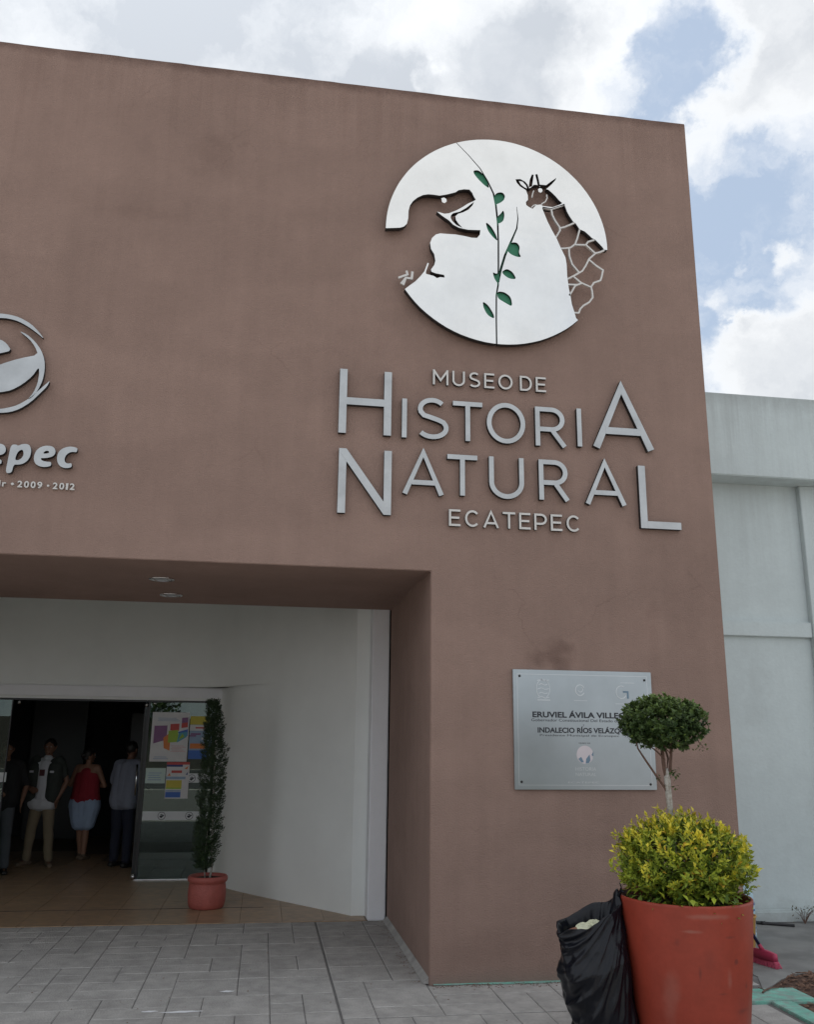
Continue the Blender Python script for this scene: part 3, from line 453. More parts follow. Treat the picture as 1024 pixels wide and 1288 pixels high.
# thin pavement fill strips where the stamped field stops by the kerb
# entrance floor, tiles of .41 m
fl = MB(); fl.box((-9, 2.3605, -.059), (0, 14, -.006)); FL = tag(fl.build('entrance_floor', 'grout_w'), kind='structure')
T_ = .41
tm = MB(); g_ = .0018
tm.add([(g_, g_, -.0058), (T_ - g_, g_, -.0058), (T_ - g_, T_ - g_, -.0058), (g_, T_ - g_, -.0058), (g_, g_, .0005), (T_ - g_, g_, .0005), (T_ - g_, T_ - g_, .0005), (g_, T_ - g_, .0005),
        (g_ + .002, g_ + .002, .002), (T_ - g_ - .002, g_ + .002, .002), (T_ - g_ - .002, T_ - g_ - .002, .002), (g_ + .002, T_ - g_ - .002, .002)],
       [(0, 1, 5, 4), (1, 2, 6, 5), (2, 3, 7, 6), (3, 0, 4, 7), (4, 5, 9, 8), (5, 6, 10, 9), (6, 7, 11, 10), (7, 4, 8, 11), (8, 9, 10, 11)])
TM = tm.mesh('floor_tile'); TM.materials.append(MATS['tile_w'])
def splay_x(y): return -.36 - (y - 2.57) * (1.28 / 1.73) if y > 2.57 else -.2
def put_tile(i, y):
    x = -.2 - (i + 1) * T_
    if x > splay_x(y) + .02: return
    o = bpy.data.objects.new('floor_tile', TM); COL.objects.link(o); o.parent = FL; o.location = (x, y, random.uniform(-.0004, .0004))
for j, y in enumerate((2.362, 2.772)):
    for i in range(0, 13):
        if j == 1: continue
        put_tile(i, y)
for j in range(12):
    for i in range(0, 14): put_tile(i, 3.155 + j * T_)
half = MB(); half.add([(x, y * .955 if y > .2 else y, z) for x, y, z in tm.v], tm.f); HM = half.mesh('floor_tile'); HM.materials.append(MATS['tile_w'])
for i in range(13):
    o = bpy.data.objects.new('floor_tile', HM); COL.objects.link(o); o.parent = FL; o.location = (-.2 - (i + 1) * T_, 2.772 - .015, 0)
    if -.2 - (i + 1) * T_ > splay_x(2.9): COL.objects.unlink(o); bpy.data.objects.remove(o)
sj = MB(); sj.box((-8, 3.139, -.0055), (-1.2, 3.152, .0045)); sj.build('expansion_strip', 'dark_frame', FL)

rr = random.Random(5)
for (x, y, w_, h_, lb_) in ((-1.72, -.47, .17, .028, 'longest white paint drip on the grey pavers'), (-1.93, -.44, .07, .022, 'small white paint drip left of the longest one on the pavers'), (-1.45, -.02, .06, .03, 'single white paint fleck on the pavers nearer the entrance')):
    b = MB(); n = 18; P_ = [(x + w_ * (.75 + .35 * noise.noise(Vector((k * .9, x, 0)))) * cos(2 * pi * k / n), y + h_ * (.75 + .6 * noise.noise(Vector((k * .7, y, 3)))) * sin(2 * pi * k / n)) for k in range(n)]
    b.add([(u, v, .0020) for u, v in P_], [tuple(range(n))]); tag(b.build('paint_drip', 'white_paint'), lb_, 'paint', 'paint drips on the pavers')
# mint kerb, painted line at the foot of the wall, planting bed
kb = MB(); kb.box((1.93, -.725, -.0138), (2.62, -.42, .015), bev=.004); kb.box((2.27, -6, -.0138), (2.42, -.7275, .013), bev=.004); kb.box((2.4225, -.757, -.0138), (4.5, -.7275, .012), bev=.003)
tag(kb.build('kerb', 'mint_w'), kind='structure')
ln = MB(); pts = [(x * .13 + .03, -.055 - .025 * noise.noise(Vector((x * .8, 3, 0))) - (.0 if x > 5 else .02 * (x - 5) / 5 * -1 * -1)) for x in range(20)]
ln.add([(x, -.001, .0035) for x, y in pts] + [(x, y, .0035) for x, y in pts] , [(i, i + 20, i + 21, i + 1) for i in range(19)])
tag(ln.build('painted_line', 'mint_w'), kind='structure')
bd = MB()
bd.add([(2.44, -.40, -.002), (2.62, -.418, -.002), (2.64, -.72, -.002), (4.5, -.72, -.002), (4.5, -.37, -.002), (3.4, .10, -.002), (2.95, -.01, -.002), (2.7, -.15, -.002), (2.53, -.31, -.002)], [tuple(range(9))])
bd.add([(2.42, -6, -.002), (4.5, -6, -.002), (4.5, -.76, -.002), (2.42, -.76, -.002)], [(0, 1, 2, 3)])
tag(bd.build('flower_bed', 'mulch'), kind='structure')
ch = MB()
rr = random.Random(3)
def inbed(x, y):
    if y < -.76: return x > 2.43
    if y < -.72: return False
    if y < -.42: return x > 2.64
    lim = 2.5 + max(0, (y + .36)) * .95
    return x > lim + .03 and y < -.0 + .0 * x
n_ = 0
while n_ < 1500:
    x = rr.uniform(2.42, 4.2); y = rr.uniform(-2.2, .02)
    if not inbed(x, y): continue
    n_ += 1; l_ = rr.uniform(.008, .028); w_ = l_ * rr.uniform(.25, .6); a = rr.uniform(0, pi); tl = rr.uniform(-.5, .5)
    u = Vector((cos(a), sin(a), tl)) * l_; v = Vector((-sin(a), cos(a), rr.uniform(-.4, .4))) * w_; c = Vector((x, y, rr.uniform(.002, .014)))
    ch.add([c - u - v, c + u - v, c + u + v, c - u + v, c + Vector((0, 0, .006))], [(0, 1, 4), (1, 2, 4), (2, 3, 4), (3, 0, 4)])
tag(ch.build('mulch', 'mulch_chip'), kind='stuff')
st = MB(); st.tube([(2.31, -.55, .022), (2.36, -.50, .024), (2.42, -.47, .028), (2.50, -.44, .022)], [.006, .007, .006, .004], 6); st.tube([(2.36, -.50, .024), (2.33, -.46, .032)], [.004, .003], 5)
tag(st.build('dry_stick', 'bark_brown'), 'small dry stick lying on the mint green kerb', 'stick')

gr = MB(); rr = random.Random(8)
for i in range(900):
    if i % 3: x = rr.uniform(-.0, 2.2); y = -.03 - abs(rr.gauss(0, .05))
    elif i % 3 == 0 and i % 2: x = rr.uniform(-.12, -.03); y = rr.uniform(.0, 2.3)
    else: x = rr.uniform(-4.6, 2.2); y = rr.uniform(-1.6, 2.2)
    if y > -.01 and x > -.03: continue
    s_ = rr.uniform(.0015, .006); a = rr.uniform(0, pi); u = Vector((cos(a), sin(a), 0)) * s_; v = Vector((-sin(a), cos(a), 0)) * s_ * .6; c = Vector((x, y, .0025))
    gr.add([c - u - v, c + u - v, c + u + v, c - u + v, c + Vector((0, 0, s_ * .8))], [(0, 1, 4), (1, 2, 4), (2, 3, 4), (3, 0, 4)])
tag(gr.build('grit', 'mulch_chip'), kind='stuff')

# ================================================================ MUSEUM BUILDING
BW, BH, BD, SO, XL = 2.525, 7.636, 2.342, 3.068, -6.9
mus = thing('museum_building', (0, 0, 0), 'brown rendered museum front with a deep rectangular entrance portal', 'building')
w = MB()
# front portal block: pier, beam, left pier, one solid with a slightly irregular arris
def prism(mb, poly, y0, y1):
    n = len(poly); mb.add([(x, y0, z) for x, z in poly] + [(x, y1, z) for x, z in poly], [tuple(range(n)), tuple(range(2 * n - 1, n - 1, -1))] + [(i, i + n, (i + 1) % n + n, (i + 1) % n) for i in range(n)])
top = []
nseg = 120
for i in range(nseg + 1):
    x = BW - (BW + 11) * i / nseg
    top.append((x, BH + .006 * noise.noise(Vector((x * 2.2, 0, 1))) + .004 * noise.noise(Vector((x * 11, 0, 5)))))
poly = [(XL, -.05), (XL, SO), (0, SO), (0, -.05), (BW, -.05)] + top + [(-11, -.05)]
prism(w, poly, 0, BD)
fw = w.build('front_wall', 'stucco_w', mus)
bm = bmesh.new(); bm.from_mesh(fw.data); bmesh.ops.recalc_face_normals(bm, faces=bm.faces)
ed = [e for e in bm.edges if e.calc_length() > 2.2 and any(abs(v.co.y) < 1e-4 for v in e.verts) and all(f.normal.length for f in e.link_faces) and len(e.link_faces) == 2 and e.calc_face_angle() > 1.0]
bmesh.ops.bevel(bm, geom=ed, offset=.006, segments=2, affect='EDGES'); bm.to_mesh(fw.data); bm.free()
# base cove along the inner side of the pier
cv = MB(); cv.add([(-.001, .02, .0), (-.040, .02, .003), (-.001, .02, .045), (-.001, 2.33, .0), (-.040, 2.33, .003), (-.001, 2.33, .045)], [(0, 1, 2), (3, 5, 4), (1, 4, 5, 2)]); cv.build('base_fillet', 'paver_w', mus)
# white hall walls behind the portal
dw = MB(); DY = 5.042; DT = 2.178
CZ = 3.75
dw.box((-11, DY, DT + .001), (-1.76, DY + .25, 2.347)); dw.build('door_wall', 'white_wall_w', mus)
sp = MB(); path = [(-.335, 2.615), (-1.62, 4.30), (-1.75, 4.72), (-1.80, 4.93), (-1.90, DY + .02)]
def wallrun(mb, path, th, z0, z1):
    P = [Vector(p) for p in path]; n = len(P); Q = []
    for i in range(n):
        t = (P[min(i + 1, n - 1)] - P[max(i - 1, 0)]).normalized(); Q.append(P[i] + Vector((t.y, -t.x)) * th)
    vs = [(p.x, p.y, z) for z in (z0, z1) for p in P] + [(p.x, p.y, z) for z in (z0, z1) for p in Q]
    fs = []
    for i in range(n - 1):
        fs += [(i + 1, i, n + i, n + i + 1), (2 * n + i, 2 * n + i + 1, 3 * n + i + 1, 3 * n + i), (n + i, 3 * n + i, 3 * n + i + 1, n + i + 1)]
    fs += [(0, 2 * n, 3 * n, n), (n - 1, 2 * n - 1, 4 * n - 1, 3 * n - 1)]; mb.add(vs, fs)
fine = []
for i in range(len(path) - 1):
    a, b = Vector(path[i]), Vector(path[i + 1])
    for k in range(8): fine.append(a.lerp(b, k / 8))
fine.append(Vector(path[-1])); fine = fine
for _ in range(9): fine = [fine[0]] + [(fine[i - 1] + fine[i] * 2 + fine[i + 1]) / 4 for i in range(1, len(fine) - 1)] + [fine[-1]]
fine = [Vector((-.18, 2.60)), Vector((-.334, 2.606))] + fine[0:]
wallrun(sp, fine, .12, .0, 2.347); o = sp.build('splayed_wall', 'white_wall_w', mus, smooth=False)
# above the band the wall sweeps round in a soft curve instead of a corner
up_ = [Vector(q) for q in ((-1.40, 4.0015), (-1.55, 4.20), (-1.72, 4.46), (-1.90, 4.70), (-2.14, 4.88), (-2.45, 4.98), (-2.9, 5.02), (-3.4, 5.028))]
ff = []
for i in range(len(up_) - 1):
    for k in range(6): ff.append(up_[i].lerp(up_[i + 1], k / 6))
ff.append(up_[-1])
for _ in range(20): ff = [ff[0]] + [(ff[i - 1] + ff[i] * 2 + ff[i + 1]) / 4 for i in range(1, len(ff) - 1)] + [ff[-1]]
up2 = [Vector((-.18, 2.60)), Vector((-.334, 2.606)), Vector((-.335, 2.615)), Vector((-.34, 2.6216)), Vector((-.7, 3.0908)), Vector((-1.0, 3.4831)), Vector((-1.2, 3.7446))] + ff + [Vector((-11, 5.03))]
cw = MB(); wallrun(cw, up2, .14, 2.3475, CZ - .001); o = cw.build('curved_wall', 'white_wall_w', mus)
for p in o.data.polygons:
    c = p.center; p.use_smooth = c.x < -.4 and abs(p.normal.z) < .5
ls = MB(); wallrun(ls, [(XL - .0, 2.405), (-6.2, 3.9), (-6.1, DY + .2)][::-1], .12, .0, CZ); ls.build('splayed_wall', 'white_wall_w', mus)
co = MB(); co.box((-.192, 2.356, -.005), (-.012, 2.598, SO + .3), bev=.010); co.build('white_column', 'white_paint', mus)
ce = MB(); ce.box((-11, BD + .002, CZ), (.1, 14, CZ + .1)); ce.build('ceiling', 'white_wall_w', mus)
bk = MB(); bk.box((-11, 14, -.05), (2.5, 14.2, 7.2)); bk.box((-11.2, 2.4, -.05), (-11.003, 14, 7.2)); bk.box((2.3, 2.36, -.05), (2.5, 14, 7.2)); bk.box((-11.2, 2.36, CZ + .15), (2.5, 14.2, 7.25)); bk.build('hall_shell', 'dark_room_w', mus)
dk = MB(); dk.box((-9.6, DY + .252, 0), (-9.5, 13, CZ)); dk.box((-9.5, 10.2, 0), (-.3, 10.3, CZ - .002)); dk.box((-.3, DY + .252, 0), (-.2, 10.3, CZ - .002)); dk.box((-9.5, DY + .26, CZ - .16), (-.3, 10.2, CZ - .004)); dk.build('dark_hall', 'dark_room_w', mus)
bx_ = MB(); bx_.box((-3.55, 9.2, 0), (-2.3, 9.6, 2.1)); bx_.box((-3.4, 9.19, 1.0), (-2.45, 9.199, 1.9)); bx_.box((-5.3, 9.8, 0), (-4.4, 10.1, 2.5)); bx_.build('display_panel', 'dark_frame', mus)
lb = MB(); lb.box((-6.1, DY - .045, 2.213), (-1.76, DY - .001, 2.345), bev=.004); lb.build('lintel_band', 'white_paint', mus)
# recessed down-lights in the soffit
for (x, y) in ((-2.234, .871), (-2.242, 1.782), (-4.9, .871), (-4.9, 1.782)):
    r_ = thing('recessed_light', (x, y, SO), ('left-hand ' if x < -4 else 'right-hand ') + 'round down-light in the soffit, ' + ('nearer the facade edge' if y < 1 else 'nearer the white wall'), 'ceiling light', 'recessed lights in the portal soffit')
    m_ = MB(); m_.lathe([(.105, .0), (.112, -.006), (.10, -.012), (.085, -.010), (.083, .001)], 32); m_.build('trim_ring', 'chrome', r_, True)
    m_ = MB(); m_.lathe([(.082, -.004), (.05, -.007), (.001, -.008)], 32); m_.build('diffuser', 'lamp_glass', r_, True)

# ================================================================ ANNEX (white building on the right)
an = thing('annex_building', (3, 1.95, 0), 'pale white annex with a projecting roof fascia to the right of the brown museum front', 'building')
AY = 1.948
def apart(name, mb, m='annex_white_w'):
    o = mb.build(name, m, an); o.matrix_parent_inverse = Matrix.Translation((-3, -1.95, 0)); return o
m_ = MB(); m_.box((2.6, AY, -.05), (12, AY + 6, 4.6)); apart('wall', m_)
m_ = MB(); m_.box((2.6, 1.63, 4.574), (12, AY + 6.2, 5.535), bev=.01); apart('roof_fascia', m_)
m_ = MB(); m_.box((2.6, AY - .05, 2.855), (4.598, AY - .001, 3.02), bev=.006); apart('wall_ledge', m_); m_ = MB(); m_.box((5.022, AY - .05, 2.855), (11, AY - .001, 3.02), bev=.006); apart('wall_ledge', m_)
m_ = MB(); m_.box((4.60, AY - .07, .1), (5.02, AY + .002, 4.573), bev=.006); apart('pilaster', m_)
m_ = MB(); m_.box((2.6, AY - .085, -.0138), (11, AY - .0, .115), bev=.02); apart('base_skirting', m_)

# ================================================================ GLASS DOORS
def pane(name_, x0, x1, y, z0, z1, parent, m='door_glass'):
    b = MB(); b.box((x0, y, z0), (x1, y + .012, z1)); return b.build(name_, m, parent)
def patch(x, y, z, parent, w_=.045, h_=.03):
    b = MB(); b.box((x - w_ / 2, y - .012, z - h_ / 2), (x + w_ / 2, y + .024, z + h_ / 2), bev=.005); b.build('patch_fitting', 'chrome', parent, True)
gd = thing('glass_door', (0, 0, 0), 'fixed glass door panel covered with posters, right of the open doorway', 'door')
pane('glass_pane', -2.75, -1.93, DY + .03, .012, 2.172, gd)
m_ = MB(); m_.box((-2.79, DY + .02, .003), (-1.90, DY + .055, .014), bev=.002); m_.build('bottom_rail', 'chrome', gd)
m_ = MB(); m_.box((-2.79, DY + .012, 2.155), (-1.90, DY + .06, 2.1775)); m_.build('top_rail', 'dark_frame', gd)
m_ = MB(); m_.box((-2.775, DY + .015, .015), (-2.752, DY + .06, 2.154)); m_.build('frame_edge', 'dark_frame', gd)
def emblem(x, z, y, parent, r=.045):
    b = MB(); ribbon(b, [(x + r * cos(t * 2 * pi / 24), z + r * sin(t * 2 * pi / 24)) for t in range(24)], .006, y, y + .0008, closed=True)
    ribbon(b, [(x - r * .55, z - r * .15), (x - .1 * r, z - r * .25), (x + r * .75, z + r * .25)], [.012, .03, .006], y, y + .0008)
    ribbon(b, [(x - r * .5, z + r * .2), (x, z + r * .42), (x + r * .3, z + .25 * r)], [.003, .012, .004], y, y + .0008)
    b.build('emblem', 'ink', parent)
bands = MB(); bands.box((-2.745, DY + .026, .705), (-1.94, DY + .0292, .812)); bands.box((-2.23, DY + .026, 1.158), (-1.94, DY + .0292, 1.272)); fb = bands.build('frosted_band', 'frosted', gd)
for x, z in ((-2.51, .757), (-2.17, .757), (-2.17, 1.21)): emblem(x, z, DY + .0245, gd)
patch(-2.70, DY + .03, 2.14, gd)
# open leaf, swung in at the right jamb
od = thing('glass_door', (0, 0, 0), 'open glass door leaf swung inwards at the right side of the doorway', 'door')
def leafpane(parent):
    a = Vector((-2.80, DY + .03)); b = Vector((-2.93, DY + .93)); t = (b - a).normalized(); n_ = Vector((-t.y, t.x)) * .006
    q = [a - n_, b - n_, b + n_, a + n_]
    m1 = MB(); m1.add([(p.x, p.y, z) for z in (.012, 2.15) for p in q], [(0, 1, 2, 3), (7, 6, 5, 4), (0, 4, 5, 1), (1, 5, 6, 2), (2, 6, 7, 3), (3, 7, 4, 0)]); m1.build('glass_pane', 'door_glass', parent)
    m1 = MB(); n2 = Vector((-t.y, t.x)) * .022; q = [a - n2, a + t * .05 - n2, a + t * .05 + n2, a + n2]
    m1.add([(p.x, p.y, z) for z in (.06, 2.09) for p in q], [(3, 2, 1, 0), (4, 5, 6, 7), (1, 5, 4, 0), (2, 6, 5, 1), (3, 7, 6, 2), (0, 4, 7, 3)]); m1.build('dark_stile', 'dark_frame', parent)
    patch(-2.80, DY + .03, .04, parent, .05, .07); patch(-2.80, DY + .03, 2.12, parent, .04, .05)
    m1 = MB(); c = a + t * .86 + n2 * 2; m1.tube([(c.x, c.y, .95), (c.x, c.y, 1.35)], .012, 10); m1.build('door_handle', 'chrome', parent, True)
leafpane(od)
ld = thing('glass_door', (0, 0, 0), 'glass door panel with white bands at the left edge of the doorway', 'door')
pane('glass_pane', -5.30, -4.45, DY + .03, .012, 2.172, ld)
m_ = MB(); m_.box((-5.29, DY + .026, .705), (-4.455, DY + .0292, .812)); m_.box((-4.62, DY + .026, 1.158), (-4.42, DY + .0292, 1.272)); m_.build('frosted_band', 'frosted', ld)
m_ = MB(); m_.box((-5.32, DY + .012, 2.155), (-2.80, DY + .06, 2.1775)); m_.build('top_rail', 'dark_frame', ld)
for x in (-4.37,): patch(x, DY + .03, 2.13, ld, .03, .05)
patch(-4.5, DY + .03, .05, ld, .045, .06)
m_ = MB(); m_.box((-4.452, DY + .02, .012), (-4.44, DY + .052, 2.154)); m_.build('frame_edge', 'dark_frame', ld)
# posters taped to the glass, thin printed sheets
PC = dict(pw=(.60, .60, .60), purple=(.22, .10, .22), red=(.48, .07, .06), orange=(.62, .20, .05), green=(.30, .45, .05), blue=(.05, .14, .45), navy=(.03, .05, .18), yellow=(.52, .45, .06), sky=(.25, .35, .48), cyan=(.08, .32, .40), pink=(.6, .35, .35), palegreen=(.48, .60, .55))
for k, c in PC.items(): mat('print_' + k, c, .6, var=.06, scale=12)
def poster(label, x0, x1, z0, z1, base, shapes, skew=0, y=DY + .0235):
    b = MB(); b.add([(x0, y, z0), (x1, y, z0 + skew), (x1, y, z1 + skew), (x0, y, z1), (x0, y + .0012, z0), (x1, y + .0012, z0 + skew), (x1, y + .0012, z1 + skew), (x0, y + .0012, z1)],
                  [(0, 1, 2, 3), (7, 6, 5, 4), (0, 4, 5, 1), (1, 5, 6, 2), (2, 6, 7, 3), (3, 7, 4, 0)], 'print_' + base)
    W_, H_ = x1 - x0, z1 - z0
    for i, (c, pl) in enumerate(shapes):
        flatpoly(b, [(x0 + u * W_, z0 + v * H_) for u, v in pl], y - .0004 - .00015 * i, 'print_' + c)
    tag(b.build('poster'), label, 'poster', 'posters on the glass door')
bar = lambda c, u0, v0, u1, v1: (c, [(u0, v0), (u1, v0), (u1, v1), (u0, v1)])
lines = lambda u0, u1, v0, v1, n, c: [bar(c, u0 + .03 * (i % 2), v0 + (v1 - v0) * i / n, u1 - .05 * ((i * 7) % 3), v0 + (v1 - v0) * (i + .35) / n) for i in range(n)]
poster('large white poster with a mosaic of coloured blocks, upper left on the glass door', -2.715, -2.25, 1.415, 2.03, 'pw',
       [('purple', [(.07, .36), (.42, .44), (.42, .73), (.07, .72)]), ('orange', [(.33, .48), (.52, .42), (.52, .22), (.36, .27)]), ('orange', [(.33, .48), (.50, .58), (.55, .42), (.36, .36)]), ('red', [(.50, .63), (.74, .62), (.74, .77), (.50, .76)]),
        ('green', [(.46, .38), (.74, .40), (.72, .64), (.46, .62)]), ('purple', [(.80, .70), (.97, .72), (.97, .90), (.80, .89)]), ('red', [(.80, .68), (.97, .70), (.97, .80), (.80, .78)]), ('blue', [(.72, .60), (.98, .66), (.98, .52), (.76, .50)]), ('cyan', [(.70, .38), (.96, .50), (.96, .60), (.74, .58)]), ('green', [(.74, .44), (.9, .5), (.84, .57)])] + lines(.15, .75, .82, .90, 3, 'sky') + lines(.55, .95, .20, .34, 5, 'pink') + lines(.1, .5, .05, .12, 2, 'sky'))
poster('tall blue and yellow poster half hidden by the potted column plant', -2.235, -1.955, 1.45, 1.985, 'sky',
       [bar('yellow', 0, .80, 1, 1), bar('pw', 0, .66, .9, .79), bar('purple', .05, .56, .5, .60), bar('orange', .05, .24, .85, .36), bar('blue', .0, .0, .9, .20), bar('red', .25, .71, .7, .745), bar('purple', .0, .52, .3, .555), bar('pw', .55, .45, .9, .50)], y=DY + .0250)
poster('small colourful flyer with a yellow band below the large white poster', -2.49, -2.205, .965, 1.41, 'pw',
       [bar('red', 0, .93, 1, 1), bar('navy', .0, .87, .7, .93), bar('sky', .0, .53, .85, .60), bar('yellow', .02, .30, .70, .50), bar('green', .02, .26, .70, .30), bar('blue', .02, .03, .68, .18), bar('sky', .02, .19, .68, .23), bar('red', .22, .70, .68, .77), ('orange', [(.05, .62), (.15, .70), (.2, .62)]), ('navy', [(.85, .66), (.95, .74), (.92, .64)]), ('orange', [(.78, .82), (.95, .90), (.9, .80)])], y=DY + .0205)
poster('pale green card taped on the glass left of the small flyer', -2.745, -2.50, 1.15, 1.335, 'palegreen', lines(.12, .8, .2, .8, 4, 'sky'), y=DY + .0220)

# ================================================================ SIGNS ON THE FRONT
def arcpts(cx, cz, rx, rz, a0, a1, n=14): return [(cx + rx * cos(radians(a0 + (a1 - a0) * i / n)), cz + rz * sin(radians(a0 + (a1 - a0) * i / n))) for i in range(n + 1)]
def glyph(ch, x0, x1, z0, z1, w):
    """centre-line strokes inside the box (list of (pts, closed))"""
    h = w / 2; xm = (x0 + x1) / 2; zm = (z0 + z1) / 2; H = z1 - z0; Wd = x1 - x0
    if ch == 'H': return [([(x0 + h, z0), (x0 + h, z1)], 0), ([(x1 - h, z0), (x1 - h, z1)], 0), ([(x0 + w, zm), (x1 - w, zm)], 0)]
    if ch == 'I': return [([(xm, z0), (xm, z1)], 0)]
    if ch == 'T': return [([(x0, z1 - h), (x1, z1 - h)], 0), ([(xm, z0), (xm, z1 - w)], 0)]
    if ch == 'L': return [([(x0 + h, z0), (x0 + h, z1)], 0), ([(x0 + w, z0 + h), (x1, z0 + h)], 0)]
    if ch == 'N': return [([(x0 + h, z0), (x0 + h, z1)], 0), ([(x1 - h, z0), (x1 - h, z1)], 0), ([(x0 + h * 1.2, z1 - h * .7), (x1 - h * 1.2, z0 + h * .7)], 0)]
    if ch == 'M': return [([(x0 + h, z0), (x0 + h, z1)], 0), ([(x1 - h, z0), (x1 - h, z1)], 0), ([(x0 + h, z1 - h), (xm, z0 + H * .3), (x1 - h, z1 - h)], 0)]
    if ch == 'A':
        k = .27 * H; fx = (k) / H * (Wd / 2 - h)
        return [([(x0 + h, z0), (xm, z1 - h * .6), (x1 - h, z0)], 0), ([(x0 + h + fx + h * .8, z0 + k), (x1 - h - fx - h * .8, z0 + k)], 0)]
    if ch == 'E': return [([(x0 + h, z0), (x0 + h, z1)], 0), ([(x0 + w, z1 - h), (x1, z1 - h)], 0), ([(x0 + w, z0 + h), (x1, z0 + h)], 0), ([(x0 + w, zm), (x1 - Wd * .1, zm)], 0)]
    if ch == 'O': return [(arcpts(xm, zm, Wd / 2 - h, H / 2 - h, 0, 350, 35), 1)]
    if ch == 'C': return [(arcpts(xm + Wd * .04, zm, Wd / 2 - h, H / 2 - h, 42, 318, 26), 0)]
    if ch == 'U': return [([(x0 + h, z1), (x0 + h, z0 + Wd / 2)] + arcpts(xm, z0 + Wd * .48, Wd / 2 - h, Wd * .48 - h, 180, 360, 18) + [(x1 - h, z0 + Wd / 2), (x1 - h, z1)], 0)]
    if ch == 'D': return [([(x0 + h, z0 + w), (x0 + h, z1 - w)], 0), ([(x0, z1 - h), (xm - Wd * .05, z1 - h)] + arcpts(xm - Wd * .05, zm, Wd * .55 - h, H / 2 - h, 80, -80, 16) + [(xm - Wd * .05, z0 + h), (x0, z0 + h)], 0)]
    if ch in 'PR':
        zb = z0 + H * (.43 if ch == 'R' else .38); rz = (z1 - h - zb) / 2; xr = x1 - h - (Wd * .06 if ch == 'R' else 0); xs = x0 + Wd * .52
        s_ = [([(x0 + h, z0), (x0 + h, z1 - w if 0 else z1)], 0), ([(x0 + w, z1 - h), (xs, z1 - h)] + arcpts(xs, zb + rz, xr - xs, rz, 85, -85, 14) + [(xs, zb), (x0 + w, zb)], 0)]
        if ch == 'R': s_.append(([(x0 + Wd * .55, zb - h * .6), (x1 - h * 1.1, z0)], 0))
        return s_
    if ch == 'S':
        rx = Wd / 2 - h; q = H / 4 - h / 2; zt = z1 - h - q; zb = z0 + h + q
        top_ = arcpts(xm, zt, rx * .88, q, 38, 200, 12); bot = arcpts(xm, zb, rx, q, 20, -145, 12)
        mid = [(xm - rx * .60, zt - q * .70), (xm - rx * .1, zm + q * .10), (xm + rx * .45, zb + q * .85), (xm + rx * .80, zb + q * .62)]
        return [(top_ + mid + bot, 0)]
def letters(parent, items, m, front, back):
    for ch, x0, x1, z0, z1, w in items:
        b = MB()
        for i, (pts, cl) in enumerate(glyph(ch, x0, x1, z0, z1, w)): ribbon(b, pts, w, front - .0007 * i, back, closed=bool(cl))
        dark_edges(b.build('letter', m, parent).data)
sg = thing('museum_name_sign', (0, 0, 0), 'large raised steel capitals reading HISTORIA NATURAL on the brown front wall', 'sign')
big = .063; sm = .041
letters(sg, [('H', -.797, -.355, 4.195, 4.765, big), ('I', -.265, -.220, 4.188, 4.535, sm), ('S', -.142, .138, 4.188, 4.558, sm), ('T', .176, .434, 4.190, 4.545, sm), ('O', .472, .812, 4.190, 4.558, sm),
             ('R', .902, 1.183, 4.190, 4.545, sm), ('I', 1.280, 1.318, 4.205, 4.553, sm), ('A', 1.417, 1.980, 4.208, 4.800, big),
             ('N', -.785, -.345, 3.510, 4.060, big), ('A', -.253, .098, 3.700, 4.078, sm), ('T', .127, .386, 3.708, 4.064, sm), ('U', .487, .790, 3.700, 4.066, sm), ('R', .922, 1.193, 3.710, 4.066, sm),
             ('A', 1.329, 1.698, 3.695, 4.082, sm), ('L', 1.817, 2.183, 3.505, 4.063, big)], 'letter_steel', -.046, -.003)
s2 = thing('museum_name_sign', (0, 0, 0), 'small raised capitals reading MUSEO DE under the round emblem', 'sign')
x = .004; it = []
for ch, w in (('M', .135), ('U', .110), ('S', .100), ('E', .090), ('O', .128), (' ', .03), ('D', .108), ('E', .092)):
    if ch != ' ': it.append((ch, x, x + w, 4.690, 4.828, .017))
    x += w + (.036 if ch != ' ' else .0)
letters(s2, it, 'letter_pale', -.03, -.003)
s3 = thing('museum_name_sign', (0, 0, 0), 'small raised capitals reading ECATEPEC below the big lettering', 'sign')
x = .144; it = []
for ch, w in (('E', .098), ('C', .126), ('A', .135), ('T', .108), ('E', .098), ('P', .110), ('E', .100), ('C', .126)):
    it.append((ch, x, x + w, 3.448, 3.590, .018)); x += w + .0335
letters(s3, it, 'letter_pale', -.03, -.003)

